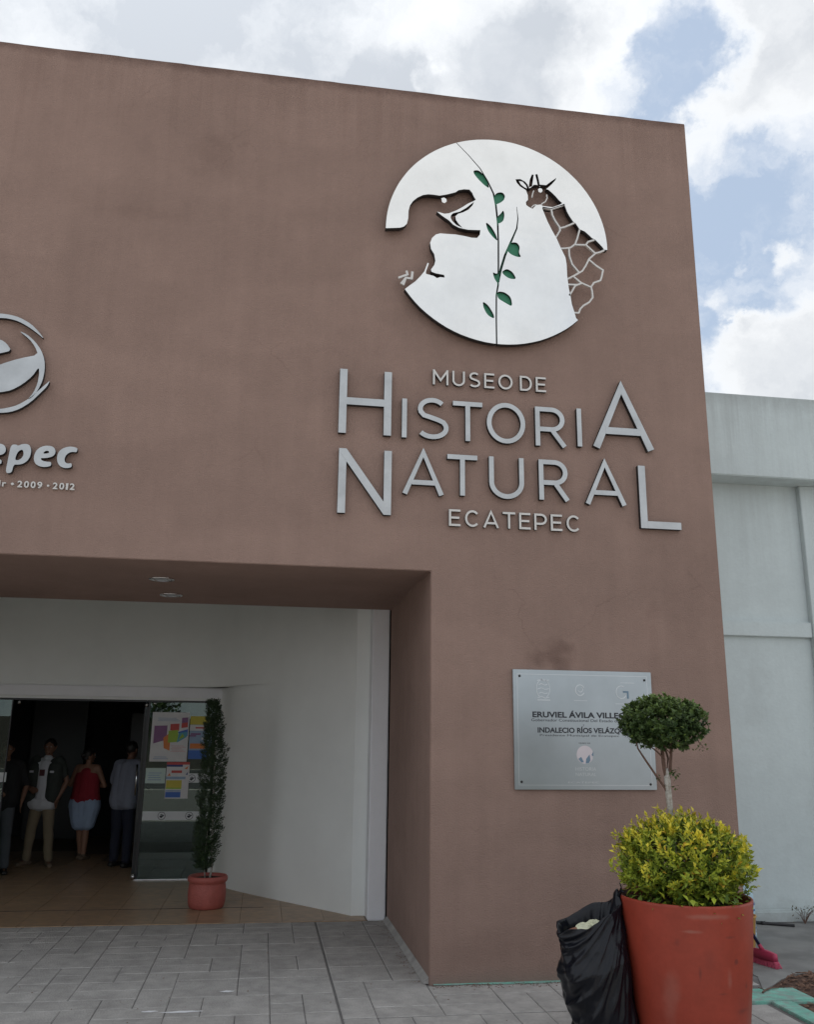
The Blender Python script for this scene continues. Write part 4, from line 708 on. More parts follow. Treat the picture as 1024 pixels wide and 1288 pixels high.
# round emblem: steel plate with the animal outlines cut out, vine with green leaves
em = thing('round_emblem', (0, 0, 0), 'round polished steel emblem with dinosaur and giraffe cut-outs and a green vine', 'emblem')
F, B_ = -.09, -.035
plate = curve_mesh('emblem_plate', [DATA['plate']], F, B_)
po = link('emblem_plate', plate, None, 'disc_steel')
cut = MB()
def prismcut(pts, grow=0):
    bm_ = MB(); n = len(pts); area = sum(pts[i][0] * pts[(i + 1) % n][1] - pts[(i + 1) % n][0] * pts[i][1] for i in range(n))
    if area > 0: pts = pts[::-1]
    prism(cut_list[-1], pts, F - .02, B_ + .02)
cutters = [DATA['mouth'], DATA['ghead'], *DATA['gear'], *DATA['leaf']]
def boolean(ob, mb):
    me = mb.mesh('cutter'); bmx = bmesh.new(); bmx.from_mesh(me); bmesh.ops.recalc_face_normals(bmx, faces=bmx.faces); bmesh.ops.triangulate(bmx, faces=[f for f in bmx.faces if len(f.verts) > 4]); bmx.to_mesh(me); bmx.free()
    co_ = bpy.data.objects.new('cutter', me); COL.objects.link(co_)
    md = ob.modifiers.new('b', 'BOOLEAN'); md.object = co_; md.operation = 'DIFFERENCE'; md.solver = 'EXACT'; md.use_self = True
    dg = bpy.context.evaluated_depsgraph_get(); r = bpy.data.meshes.new_from_object(ob.evaluated_get(dg)); ob.modifiers.clear(); ob.data = r; bpy.data.objects.remove(co_)
bmx = bmesh.new(); bmx.from_mesh(po.data); bmesh.ops.remove_doubles(bmx, verts=bmx.verts, dist=1e-5); bmesh.ops.recalc_face_normals(bmx, faces=bmx.faces); bmx.to_mesh(po.data); bmx.free()
for c in cutters:
    cb = MB(); prism(cb, c, F - .02, B_ + .02); boolean(po, cb)
vn = DATA['vine']; vb = DATA['vineb']
cb = MB(); ribbon(cb, [vn[0]] + vn[1:], [.006, .007, .009, .013, .016, .017, .016, .015, .015, .015, .014, .013, .013], F - .02, B_ + .02); boolean(po, cb)
cb = MB(); ribbon(cb, vb, [.004, .009, .013, .018, .020, .022, .024], F - .02, B_ + .02); boolean(po, cb)
po.parent = em; po.data.name = 'emblem_plate'
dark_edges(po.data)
# green painted leaves set back behind the openings
for L in DATA['leaf']:
    c = Vector((sum(p[0] for p in L) / len(L), sum(p[1] for p in L) / len(L)))
    b = MB(); prism(b, [tuple(c + (Vector(p) - c) * 1.25) for p in L], F + .024, F + .028); b.build('leaf', 'leaf_green_paint', em)
b = MB(); ribbon(b, [(x - .0, z) for x, z in vn[:3]], .02, B_ + .009, B_ + .012, 'backing_dark'); ribbon(b, vn[2:-1] + [(vn[-1][0], vn[-1][1] + .06)], .032, B_ + .009, B_ + .012, 'leaf_green_paint'); ribbon(b, vb, .034, B_ + .0125, B_ + .014, 'leaf_green_paint'); b.build('vine_backing', None, em)
wb = MB()
for i, l_ in enumerate(DATA['web']): ribbon(wb, l_, .015, F + .0008 * (i % 5), F + .022)
wb.build('giraffe_pattern', 'letter_pale', em)
gd_ = MB()
for i, l_ in enumerate(DATA['gl']): gd_ = MB(); ribbon(gd_, l_, .010, F + .001 * i, F + .02); gd_.build('giraffe_face_line', 'letter_pale', em)
gd_ = MB(); prism(gd_, DATA['geye'], F, F + .02); gd_.build('giraffe_eye', 'disc_steel', em)
gd_ = MB(); prism(gd_, DATA['gearin'], F + .003, F + .02); gd_.build('giraffe_ear', 'disc_steel', em)
ey = MB(); prism(ey, DATA['eye'], F, F + .03); ey.build('dinosaur_eye', 'disc_steel', em)
cl = MB(); ribbon(cl, DATA['claw'][0], .018, F, F + .02); ribbon(cl, DATA['claw'][1], [.022, .02, .018, .04], F + .001, F + .02); cl.build('dinosaur_claw', 'letter_pale', em)
for (x, z) in ((-.25, 6.35), (.35, 6.9), (.9, 6.85), (.3, 5.4), (.9, 5.5), (.7, 6.2), (.3, 5.9), (1.5, 6.35), (.05, 5.65)): sp_ = MB(); sp_.tube([(x, -.001, z), (x, B_ + .0005, z)], .012, 8); sp_.build('mounting_pin', 'backing_dark', em)

# town emblem and wordmark at the left edge
te = thing('town_emblem', (0, 0, 0), 'round steel swoosh emblem cut by the left edge of the photo', 'emblem')
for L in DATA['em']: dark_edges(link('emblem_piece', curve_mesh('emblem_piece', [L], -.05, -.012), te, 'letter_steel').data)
b = MB()
for x, z in ((-3.1, 4.62), (-3.2, 4.35), (-3.4, 5.0), (-3.4, 4.1)): b.tube([(x, -.001, z), (x, -.012, z)], .008, 6)
tw = thing('town_name_sign', (0, 0, 0), 'bold slanted steel lower-case letters ending in epec at the left edge', 'sign')
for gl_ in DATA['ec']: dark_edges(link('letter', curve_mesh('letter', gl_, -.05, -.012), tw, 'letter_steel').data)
ts = thing('town_date_sign', (0, 0, 0), 'tiny raised line with the dates 2009 and 2012 under the slanted town lettering', 'sign')
x = -3.405
for ch, w in (('i', .012), ('r', .028), ('•', .022), ('2', .036), ('0', .036), ('0', .036), ('9', .036), ('•', .018), ('2', .036), ('0', .036), ('1', .016), ('2', .036)):
    if ch == '•':
        x += .022; b = MB(); b.tube([(x + w / 2, -.001, 3.618), (x + w / 2, -.02, 3.618)], w / 2, 10); b.build('dot', 'letter_pale', ts); x += w + .026
    else:
        hh = .052 if ch != 'r' else .050
        link('letter', text_mesh('letter', ch, hh * (1 if ch.isdigit() else 1.0), x, 3.595, -.012, .018, width=w, bold=.022), ts, 'letter_pale'); x += w + .013
for o in ts.children:
    o.location.y = 0

# commemorative plaque
pl = thing('plaque', (0, 0, 0), 'brushed steel commemorative plaque with dark engraved names on the brown pier', 'plaque')
b = MB(); b.box((.667, -.026, 1.366), (1.838, -.004, 2.290), bev=.003); b.build('plate', 'plaque_steel', pl)
b = MB(); 
for (x0, z0, x1, z1) in ((.70, 2.252, 1.80, 2.256), (.70, 1.398, 1.80, 1.402), (.70, 1.402, .704, 2.252), (1.796, 1.402, 1.80, 2.252)): b.box((x0, -.0275, z0), (x1, -.0255, z1))
b.build('border_line', 'emboss', pl)
for x, z in ((.722, 2.238), (1.778, 2.225), (.722, 1.424), (1.785, 1.408)):
    b = MB(); b.lathe([(.001, .007), (.007, .006), (.010, .003), (.010, 0)], 12); me = b.mesh('screw'); me.transform(Matrix.Translation((x, -.026, z)) @ Matrix.Rotation(radians(90), 4, 'X')); link('screw', me, pl, 'backing_dark', True)
def ptxt(t, x0, width, z0, h, bold=.0, m='ink'): link('engraved_line', text_mesh('engraved_line', t, h, x0, z0, -.0262, .0012, width=width, bold=bold), pl, m)
ptxt('ERUVIEL ÁVILA VILLEGAS', .822, .865, 1.918, .044, .034)
ptxt('Gobernador Constitucional Del Estado de México', .812, .872, 1.886, .022, .004)
ptxt('Y', 1.238, .012, 1.852, .014, .01)
ptxt('INDALECIO RÍOS VELÁZQUEZ', .862, .80, 1.800, .040, .032)
ptxt('Presidente Municipal de Ecatepec', .880, .66, 1.772, .016, .0, 'backing_dark')
ptxt('MUSEO DE', 1.20, .095, 1.716, .010, .0, 'backing_dark')
ptxt('HISTORIA', 1.165, .17, 1.510, .028, -.004, 'emboss'); ptxt('NATURAL', 1.165, .17, 1.470, .026, -.004, 'emboss'); ptxt('ECATEPEC', 1.10, .26, 1.415, .013, .0, 'emboss')
mat('seal_pale', (.66, .60, .62), .6, var=.05); mat('seal_blue', (.16, .25, .33), .6, var=.05)
b = MB(); flatpoly(b, [(1.247 + .070 * cos(t * pi / 20), 1.632 + .070 * sin(t * pi / 20)) for t in range(2, 38)][::1], -.0268, 'seal_pale')
flatpoly(b, [(1.19, 1.60), (1.215, 1.615), (1.235, 1.575), (1.215, 1.572)], -.0272, 'seal_blue'); flatpoly(b, [(1.25, 1.565), (1.255, 1.60), (1.285, 1.635), (1.29, 1.59), (1.275, 1.568)], -.0272, 'seal_blue'); flatpoly(b, [(1.30, 1.63), (1.318, 1.66), (1.316, 1.62)], -.0272, 'seal_blue')
b.build('printed_seal', None, pl)
b = MB()   # three embossed crests, read only as relief from here
for k in range(5): ribbon(b, [(.868 + .012 * (k % 2), 2.205 - k * .034), (.900, 2.215 - k * .034), (.93, 2.203 - k * .034), (.965 - .012 * (k % 2), 2.21 - k * .034)], .006, -.0285, -.0255)
ribbon(b, arcpts(.915, 2.14, .055, .075, -60, 240, 20), .005, -.0285, -.0255); ribbon(b, [(.865, 2.052), (.972, 2.052)], .008, -.0285, -.0255)
b.build('embossed_crest', 'emboss', pl); b = MB()
ribbon(b, arcpts(1.224, 2.135, .038, .042, 30, 330, 20), .007, -.0285, -.0255); ribbon(b, arcpts(1.226, 2.14, .02, .02, -160, 60, 12), .006, -.0289, -.0255); ribbon(b, [(1.17, 2.052), (1.28, 2.052)], .004, -.0285, -.0255)
b.build('embossed_crest', 'emboss', pl); b = MB()
ribbon(b, arcpts(1.575, 2.125, .045, .05, 60, 330, 20), .006, -.0285, -.0255); ribbon(b, [(1.52, 2.032), (1.72, 2.032)], .004, -.0285, -.0255)
ribbon(b, [(1.57, 2.20), (1.69, 2.20)], .004, -.0285, -.0255)
b.build('embossed_crest', 'emboss', pl)
b = MB(); ribbon(b, [(1.59, 2.128), (1.63, 2.128), (1.63, 2.075)], .013, -.0292, -.0262); b.build('printed_mark', 'seal_blue', pl)

# ================================================================ PLANTS
def leafmesh(name, gen, parent, m='foliage', kind=None):
    """gen yields (pos, dir, up, length, width, colour); each leaf is a folded pointed blade"""
    vs = []; fs = []; cols = []
    for p, d, u, L, w, c in gen:
        d = d.normalized(); s_ = d.cross(u)
        if s_.length < 1e-3: s_ = d.cross(Vector((.3, .8, .1)))
        s_.normalize(); n_ = s_.cross(d); b0 = len(vs)
        vs += [p, p + d * L * .45 + s_ * w + n_ * w * .35, p + d * L * .5 - n_ * w * .05, p + d * L * .45 - s_ * w + n_ * w * .35, p + d * L - n_ * L * .10]
        fs += [(b0, b0 + 2, b0 + 1), (b0 + 1, b0 + 2, b0 + 4), (b0, b0 + 3, b0 + 2), (b0 + 3, b0 + 4, b0 + 2)]
        cols += [c] * 5
    me = pyd(name, vs, fs); at = me.color_attributes.new('leafcol', 'FLOAT_COLOR', 'POINT')
    flat = []
    for c in cols: flat += [c[0], c[1], c[2], 1]
    at.data.foreach_set('color', flat)
    return link(name, me, parent, m, kind=kind)
R3 = random.Random(21)
def rv(): return Vector((R3.gauss(0, 1), R3.gauss(0, 1), R3.gauss(0, 1)))
def mixc(a, b, t): return tuple(a[i] + (b[i] - a[i]) * t for i in range(3))
PX, PY = 1.257, -1.624
planter = thing('planter', (PX, PY, 0), 'big red tapered planter holding the ball topiary and yellow shrub', 'planter')
b = MB(); b.lathe([(.0, .004), (.285, .0), (.300, .01), (.318, .14), (.343, .36), (.368, .60), (.3825, .79), (.3875, .838), (.388, .848), (.384, .853), (.374, .853), (.370, .847), (.366, .82), (.360, .76)], 96)
o = b.build('pot_body', 'planter_red', planter, True)
b = MB(); vs = []; n = 40
for i in range(13):
    for k in range(n):
        r = .364 * i / 12; a = 2 * pi * k / n; vs.append((r * cos(a), r * sin(a), .775 + .012 * noise.noise(Vector((r * cos(a) * 12, r * sin(a) * 12, 0)))))
b.add(vs, [(i * n + k, i * n + (k + 1) % n, (i + 1) * n + (k + 1) % n, (i + 1) * n + k) for i in range(12) for k in range(n)]); b.build('soil', 'soil', planter, True)
# golden shrub filling the pot
shrub = thing('golden_shrub', (PX, PY, .78), 'dense yellow-green shrub filling the red planter below the topiary ball', 'shrub')
C0 = Vector((.018, .02, .262)); RX, RZ = .418, .285
def shrub_leaves():
    n = 0
    while n < 1750:
        d = rv().normalized()
        if d.z < -.72: continue
        bulge = 1 + .20 * noise.noise(Vector((d.x * 2.4 + 3, d.y * 2.4, d.z * 2.4))) + .12 * noise.noise(Vector((d.x * 6, d.y * 6 + 7, d.z * 6)))
        f_ = R3.uniform(.58, 1.0) ** .5
        rx = RX * (1 if d.z > -.1 else 1 - .35 * (-.1 - d.z)); tip = C0 + Vector((d.x * rx, d.y * rx * .93, d.z * RZ)) * bulge * f_
        if tip.z < .02 and Vector((tip.x, tip.y)).length > .34: continue
        if tip.z < .0: continue
        if R3.random() < .035: f_ *= R3.uniform(1.04, 1.13); tip = C0 + (tip - C0) * R3.uniform(1.03, 1.12)
        if noise.noise(d * 4.2 + Vector((9, 0, 0))) < -.30 and f_ > .86: continue
        n += 1
        ax = (d * .75 + Vector((0, 0, .55)) + rv() * .28).normalized(); nl = R3.randint(7, 11); sl_ = R3.uniform(.06, .115)
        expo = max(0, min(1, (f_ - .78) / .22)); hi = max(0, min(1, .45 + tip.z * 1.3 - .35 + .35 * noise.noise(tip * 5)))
        for k in range(nl):
            t = k / nl; a = k * 2.4 + R3.uniform(-.3, .3); q = ax.orthogonal().normalized(); q.rotate(Matrix.Rotation(a, 3, ax))
            p = tip - ax * sl_ * (1 - t); dd = (q * (1.05 - .6 * t) + ax * (.45 + .9 * t) + rv() * .12)
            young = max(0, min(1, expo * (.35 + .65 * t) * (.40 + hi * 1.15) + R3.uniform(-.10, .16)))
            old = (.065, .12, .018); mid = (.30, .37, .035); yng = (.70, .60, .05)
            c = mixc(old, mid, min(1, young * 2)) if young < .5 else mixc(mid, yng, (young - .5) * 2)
            if R3.random() < .04: c = (.60, .40, .04)
            yield p, dd, ax, R3.uniform(.020, .048) * (1.15 - .3 * t), R3.uniform(.0055, .0110), c
leafmesh('foliage', shrub_leaves(), shrub)
def low_leaves():
    for i in range(420):
        a = R3.uniform(0, 2 * pi); r = R3.uniform(.12, .36); p = Vector((r * cos(a), r * sin(a), R3.uniform(.01, .13))); d = Vector((cos(a) * .7, sin(a) * .7, R3.uniform(-.35, .5))) + rv() * .3
        yield p, d, Vector((0, 0, 1)), R3.uniform(.045, .075), R3.uniform(.012, .018), mixc((.06, .12, .02), (.36, .42, .04), R3.random() ** 1.3)
leafmesh('lower_foliage', low_leaves(), shrub)
b = MB()
for i in range(46):
    a = R3.uniform(0, 2 * pi); r = R3.uniform(.02, .2); e = Vector((cos(a) * R3.uniform(.1, .36), sin(a) * R3.uniform(.1, .36), R3.uniform(.1, .42)))
    s0 = Vector((cos(a) * r * .5, sin(a) * r * .5, -.01)); b.tube([s0, s0.lerp(e, .5) + rv() * .015, e], [.006, .004, .0015], 5)
b.build('stem', 'bark_brown', shrub)
# topiary ball tree
topi = thing('topiary_tree', (PX - .01, PY + .09, .78), 'small clipped ball topiary with dark green head on a pale trunk', 'tree')
b = MB(); b.tube([(0, 0, -.02), (.004, 0, .2), (.0, 0, .4), (-.006, 0, .55), (-.012, 0, .68), (-.014, 0, .73), (-.016, 0, .80)], [.021, .0195, .019, .018, .0195, .021, .012], 12)
b.build('trunk', 'bark_pale', topi, True)
b = MB()
for pts, rr_ in (([(-.014, 0, .64), (-.03, .0, .68), (-.085, .01, .76), (-.15, .02, .86), (-.19, .02, .92), (-.20, .02, .99)], [.008, .0075, .007, .0065, .005, .003]), ([(-.014, 0, .72), (-.03, 0, .80), (-.03, .01, .9), (-.02, .0, 1.0), (-.05, .03, 1.12)], [.013, .012, .012, .010, .005]),
                 ([(-.014, 0, .72), (.01, 0, .79), (.022, .0, .88), (.028, .01, .98), (.07, .02, 1.1)], [.012, .010, .009, .008, .004]), ([(-.028, 0, .86), (-.07, .0, .90), (-.12, -.02, .93), (-.16, -.03, 1.0)], [.006, .005, .004, .003]),
                 ([(-.02, 0, .74), (.015, .03, .86), (.0, .06, .96), (.03, .09, 1.1)], [.008, .007, .006, .003]), ([(.02, 0, .88), (-.0, -.02, .9), (-.04, -.04, .93)], [.003, .003, .002]), ([(.18, .0, 1.0), (.23, -.01, .94), (.25, -.01, .92)], [.003, .002, .001])):
    b.tube(pts, rr_, 7)
b.build('branch', 'bark_brown', topi, True)
def crown_leaves():
    C = Vector((-.022, .0, 1.072)); n = 0
    while n < 1150:
        d = rv().normalized(); f_ = R3.uniform(.35, 1) ** .45
        bulge = 1 + .10 * noise.noise(d * 2.3 + Vector((5, 1, 2))) + .06 * noise.noise(d * 6)
        sq = 1 / max(.72, (abs(d.x) ** 3 + abs(d.y) ** 3 + abs(d.z) ** 3) ** (1 / 3)); sq = min(sq, 1.10)
        zz = .178 if d.z > 0 else .158
        p0 = C + Vector((d.x * .258, d.y * .25, d.z * zz)) * bulge * f_ * sq; n += 1
        if d.z < -.3 and R3.random() < .35: continue
        ax = (d * .8 + Vector((0, 0, .35)) + rv() * .35).normalized()
        for k in range(R3.randint(8, 12)):
            q = ax.orthogonal().normalized(); q.rotate(Matrix.Rotation(k * 2.4, 3, ax)); t = k / 11
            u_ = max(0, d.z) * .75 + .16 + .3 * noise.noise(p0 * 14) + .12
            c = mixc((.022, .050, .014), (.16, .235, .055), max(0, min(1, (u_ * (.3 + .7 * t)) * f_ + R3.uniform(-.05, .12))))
            if R3.random() < .03: c = (.22, .30, .07)
            yield p0 - ax * .035 * (1 - t), q * (1.1 - .6 * t) + ax * (.3 + .8 * t) + rv() * .15, ax, R3.uniform(.020, .031), R3.uniform(.0068, .0105), c
    for (x, y, z, k) in ((.018, -.01, .77, 12), (.03, -.01, .75, 12), (-.05, .0, .75, 4), (.008, -.02, .70, 8), (.04, .0, .78, 7), (.24, -.01, .94, 8), (.20, 0, .91, 5)):
        for i in range(k): yield Vector((x, y, z)) + rv() * .012, rv() + Vector((0, 0, .4)), Vector((0, 0, 1)), R3.uniform(.02, .03), R3.uniform(.006, .010), mixc((.022, .05, .014), (.10, .15, .035), R3.random())
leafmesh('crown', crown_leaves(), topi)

# dark column plant in a terracotta pot beside the door
pt = thing('terracotta_pot', (-1.795, 3.19, .002), 'round glazed terracotta pot at the foot of the column plant by the door', 'pot')
b = MB(); b.lathe([(.0, 0), (.165, 0), (.180, .012), (.193, .06), (.197, .14), (.192, .21), (.186, .238), (.188, .25), (.203, .262), (.209, .285), (.206, .305), (.196, .316), (.186, .314), (.180, .30), (.176, .27)], 56); b.build('pot_body', 'terracotta', pt, True)
b = MB(); b.lathe([(.0, .285), (.1, .29), (.178, .283)], 32); b.build('soil', 'soil', pt, True)
cp = thing('column_plant', (-1.795, 3.19, .28), 'tall narrow dark green column plant growing in the terracotta pot by the glass door', 'plant')
b = MB(); b.tube([(.02, 0, 0), (.035, 0, .12), (.02, 0, .4), (.0, 0, 1.0), (-.02, 0, 1.65)], [.012, .011, .010, .008, .003], 8); b.tube([(-.03, 0.02, 0), (-.05, 0.02, .15), (-.03, 0, .6)], [.008, .007, .004], 6); b.build('stem', 'bark_pale', cp, True)
def col_leaves():
    for i in range(2700):
        t = R3.random(); z = .10 + 1.73 * t
        r = (.045 + .080 * min(1, (1 - t) * 3.2)) * (1 + .22 * noise.noise(Vector((t * 11, 2, 5)))) * (1 if t > .1 else .55 + 4.5 * t)
        cx_ = -.055 + .04 * sin(t * 3.1) - .005 * t; a = R3.uniform(0, 2 * pi); f_ = R3.uniform(.1, 1) ** .5
        r *= 1 + .28 * noise.noise(Vector((cos(a) * 1.5, sin(a) * 1.5, z * 7)))
        p = Vector((cx_ + r * cos(a) * f_, r * sin(a) * f_, z)); ax = Vector((cos(a), sin(a), .7)) + rv() * .25; ax.normalize()
        for k in range(7):
            q = ax.orthogonal().normalized(); q.rotate(Matrix.Rotation(k * 2.4, 3, ax))
            yield p + ax * .006 * k, q + ax * (.5 + .1 * k) + rv() * .15, ax, R3.uniform(.016, .026), R3.uniform(.004, .007), mixc((.014, .032, .013), (.05, .085, .028), R3.random() ** 2)
leafmesh('foliage', col_leaves(), cp)
# small weeds at the foot of the annex wall
wd = thing('weed', (4.12, 1.78, 0), 'small dry weed growing at the foot of the annex wall', 'weed')
b = MB()
for i in range(9):
    a = R3.uniform(-1.2, 1.2); L = R3.uniform(.08, .22); b.tube([(0, 0, 0), (sin(a) * L * .4, 0, L * .5), (sin(a) * L, -.02, L * .8)], [.003, .0025, .001], 5)
b.build('stem', 'bark_brown', wd)
leafmesh('foliage', ((Vector((R3.uniform(-.14, .16), R3.uniform(-.04, .04), R3.uniform(.02, .17))), rv(), Vector((0, 0, 1)), .03, .007, mixc((.05, .07, .02), (.14, .11, .05), R3.random())) for _ in range(60)), wd)

# ================================================================ RUBBISH BAG
bag = thing('rubbish_bag', (.72, -1.56, 0), 'open black plastic rubbish bag leaning against the left side of the red planter', 'bag')
nA, nZ = 150, 120
def bag_pt(a, t):
    """a: angle round (0 = towards +x, the planter), t: 0 bottom .. 1 lip"""
    ca, sa = cos(a), sin(a)
    lipz = .738 + .075 * ca + .022 * sa + .055 * max(0, ca) ** 6 + .012 * sin(5 * a + 1)
    z = lipz * t
    keys = [(0, .045, .155), (.06, .045, .178), (.2, .035, .172), (.45, .0, .188), (.66, -.022, .198), (.80, -.016, .186), (.88, -.03, .180), (1.0, -.035, .196)]
    for i in range(len(keys) - 1):
        if keys[i][0] <= t <= keys[i + 1][0]:
            u = (t - keys[i][0]) / (keys[i + 1][0] - keys[i][0]); u = u * u * (3 - 2 * u)
            c = keys[i][1] * (1 - u) + keys[i + 1][1] * u; r = keys[i][2] * (1 - u) + keys[i + 1][2] * u
    ry = r * .88 * (1 - .42 * max(0, (t - .66) / .34)); e = .9
    x = c + r * (abs(ca) ** e) * (1 if ca > 0 else -1); y = ry * (abs(sa) ** e) * (1 if sa > 0 else -1)
    # folds fanning out from where the bag hangs on the rim (upper right)
    dx, dz = x - .16, z - .86; ang_ = math.atan2(dz, dx); dist = math.hypot(dx, dz)
    fold = noise.noise(Vector((ang_ * 9 + sa * .7, dist * 1.4, sa * .9))) + .55 * noise.noise(Vector((ang_ * 23, dist * 2.5, 4 + sa)))
    fold = (1 - abs(fold) * 2.2)
    f2 = noise.noise(Vector((x * 9 + 3, y * 9, z * 5))) ; f3 = 1 - abs(noise.noise(Vector((x * 16, y * 16 + 5, z * 7)))) * 2
    k = .013 * fold * min(1, dist * 5) + .016 * f2 + .007 * f3
    nrm_ = Vector((ca, sa, 0))
    p = Vector((x, y, z)) + nrm_ * k * (1 if t > .03 else .3)
    # stay outside the tapered planter
    R_ = .300 + (.388 - .300) * min(1, p.z / .85) + .006; qx, qy = p.x + .72 - 1.257, p.y - 1.56 + 1.624; d_ = math.hypot(qx, qy)
    if d_ < R_: p.x, p.y = 1.257 + qx * R_ / d_ - .72, -1.624 + qy * R_ / d_ + 1.56
    return p
vs = []; fs = []
for i in range(nZ + 1):
    for j in range(nA): vs.append(bag_pt(2 * pi * j / nA, i / nZ))
ctop = Vector((-.02, 0, 0))
for i in range(1, 12):   # rolled inside of the opening
    for j in range(nA):
        q = vs[nZ * nA + j]; a = 2 * pi * j / nA; s_ = 1 - .035 * min(i, 3) - .02 * i
        vs.append(Vector((ctop.x + (q.x - ctop.x) * s_, q.y * s_, q.z - .0015 * (i == 1) - .012 * max(0, i - 1) + .006 * noise.noise(Vector((a * 3, i * .5, 0))))))
rows = nZ + 12
for i in range(rows - 1):
    for j in range(nA): fs.append((i * nA + j, i * nA + (j + 1) % nA, (i + 1) * nA + (j + 1) % nA, (i + 1) * nA + j))
fs.append(tuple(range(nA))[::-1])
link('bag_body', pyd('bag_body', vs, fs), bag, 'bag_plastic', True)
b = MB(); 
b.tube([(.13, .0, .80), (.150, -.03, .875), (.148, -.05, .90), (.135, -.06, .925)], [.022, .008, .004, .003], 7); b.tube([(.148, -.04, .88), (.165, -.06, .87)], [.008, .004], 6)
b.build('tied_corner', 'bag_plastic', bag, True)
b = MB()
for (cx_, cy_, cz_, r_) in ((-.07, -.01, .652, .062), (-.01, .0, .672, .055), (-.115, .0, .64, .042)):
    vs = []; fs = []; n = 26; k = 14
    for i in range(k + 1):
        t = pi * (i + .05) / (k + .1)
        for j in range(n):
            d = Vector((sin(t) * cos(2 * pi * j / n), sin(t) * sin(2 * pi * j / n), cos(t))); q = 1 + .28 * abs(noise.noise(d * 3.2 + Vector((cx_ * 50, 0, 0)))) - .2 * abs(noise.noise(d * 7))
            vs.append(Vector((cx_, cy_, cz_)) + Vector((d.x * r_ * 1.1, d.y * r_, d.z * r_ * .75)) * q)
    for i in range(k):
        for j in range(n): fs.append((i * n + j, (i + 1) * n + j, (i + 1) * n + (j + 1) % n, i * n + (j + 1) % n))
    b.add(vs, fs)
tp = b.build('crumpled_paper', 'trash_paper', None); tp.location = (.72, -1.56, 0); tag(tp, 'crumpled pale yellow rubbish showing in the mouth of the black bag', 'rubbish')
b = MB(); b.tube([(-.165, .0, .655), (-.14, -.03, .665), (-.11, -.04, .66)], [.012, .018, .010], 8); o = b.build('cardboard_scrap', 'trash_brown', None, True); o.location = (.72, -1.56, 0); tag(o, 'brown cardboard scrap at the left lip inside the black bag', 'rubbish')

# ================================================================ CLEANING THINGS BEHIND THE PLANTER
mat('pink_plastic', (.45, .04, .10), .5, var=.08); mat('pink_bristle', (.55, .09, .16), .8, var=.2, scale=60); mat('navy_plastic', (.012, .018, .06), .4, var=.05)
mat('yellow_plastic', (.55, .30, .07), .5, var=.08); mat('pale_blue', (.42, .60, .70), .35, var=.08); mat('label_blue', (.06, .20, .42), .5, var=.05)
br = thing('broom', (2.82, .22, 0), 'pink broom with a navy handle standing on the yard behind the red planter', 'broom')
hd = Vector((.985, -.17, 0)).normalized() # head direction in plan
ax_ = Vector((-.32, .95, 0)).normalized() * .0 + Vector((.42, -.90, 0)).normalized()
b = MB(); c0 = Vector((-.04, .20, .055)); c1 = c0 + Vector((.07, -.25, -.0))
pd = Vector((c1 - c0)).normalized(); qd = Vector((-pd.y, pd.x, 0))
L_ = (c1 - c0).length
secs = []
for i in range(13):
    t = i / 12; w_ = .022 + .008 * sin(pi * t) ; h_ = .045 + .012 * sin(pi * t); c = c0 + (c1 - c0) * t
    secs += [c - qd * w_ + Vector((0, 0, -.01)), c + qd * w_ + Vector((0, 0, -.01)), c + qd * w_ * .7 + Vector((0, 0, h_)), c - qd * w_ * .7 + Vector((0, 0, h_))]
b.add(secs, [(0, 1, 2, 3), (51, 50, 49, 48)] + [(i * 4 + k, (i + 1) * 4 + k, (i + 1) * 4 + (k + 1) % 4, i * 4 + (k + 1) % 4) for i in range(12) for k in range(4)])
b.build('head', 'pink_plastic', br, True)
b = MB()
for i in range(34):
    for j in range(5):
        t = i / 33; c = c0 + (c1 - c0) * t + qd * (j - 2) * .0085; e = c + pd * (t - .5) * .06 + qd * (j - 2) * .008 + rv() * .003; e.z = .001
        b.tube([c - Vector((0, 0, .008)), e], [.0045, .003], 4, cap=False)
b.build('bristles', 'pink_bristle', br)
b = MB(); m0 = (c0 + c1) / 2 + Vector((-.0, .0, .05)); m0 = c0.lerp(c1, .48) + Vector((0, 0, .05)); up_ = Vector((-.50, .25, .95)).normalized()
b.tube([m0, m0 + up_ * .05], [.017, .015], 10); b.build('socket', 'pink_plastic', br, True)
b = MB(); b.tube([m0 + up_ * .045, m0 + up_ * .9], [.013, .012], 10); b.build('handle', 'navy_plastic', br, True)
bu = thing('bucket', (2.90, .80, 0), 'yellow bucket mostly hidden behind the right side of the red planter', 'bucket')
b = MB(); b.lathe([(0, .004), (.105, .0), (.112, .008), (.135, .27), (.142, .275), (.142, .285), (.131, .285), (.128, .27), (.106, .02), (0, .018)], 32); b.build('body', 'yellow_plastic', bu, True)
b = MB(); b.tube([(.14 * cos(t * pi / 12), .14 * sin(t * pi / 12) * .5 - .0, .27 - .10 * sin(t * pi / 12)) for t in range(13)], .003, 6); b.build('handle', 'black_metal', bu)
bo = thing('bottle', (3.185, 1.24, 0), 'tall pale blue striped bottle behind the rim of the red planter', 'bottle')
b = MB(); b.lathe([(0, .003), (.085, .0), (.095, .01), (.097, .05), (.093, .06), (.097, .07), (.097, .30), (.093, .31), (.097, .32), (.090, .38), (.05, .44), (.03, .46), (.03, .50), (.0, .50)], 28); b.build('body', 'pale_blue', bo, True)
b = MB()
for z in (.09, .14, .19, .24, .29): b.lathe([(.0975, z), (.0985, z + .002), (.0985, z + .016), (.0975, z + .018)], 28)
b.build('label_stripes', 'label_blue', bo, True)
b = MB(); b.tube([(3.30, 1.98 - .16, .012), (3.62, 1.86 - .03, .013), (3.93, 1.655, .013)], [.017, .016, .014], 10); b.tube([(3.66, 1.80, .01), (3.70, 1.79, .01)], [.022, .022], 8)
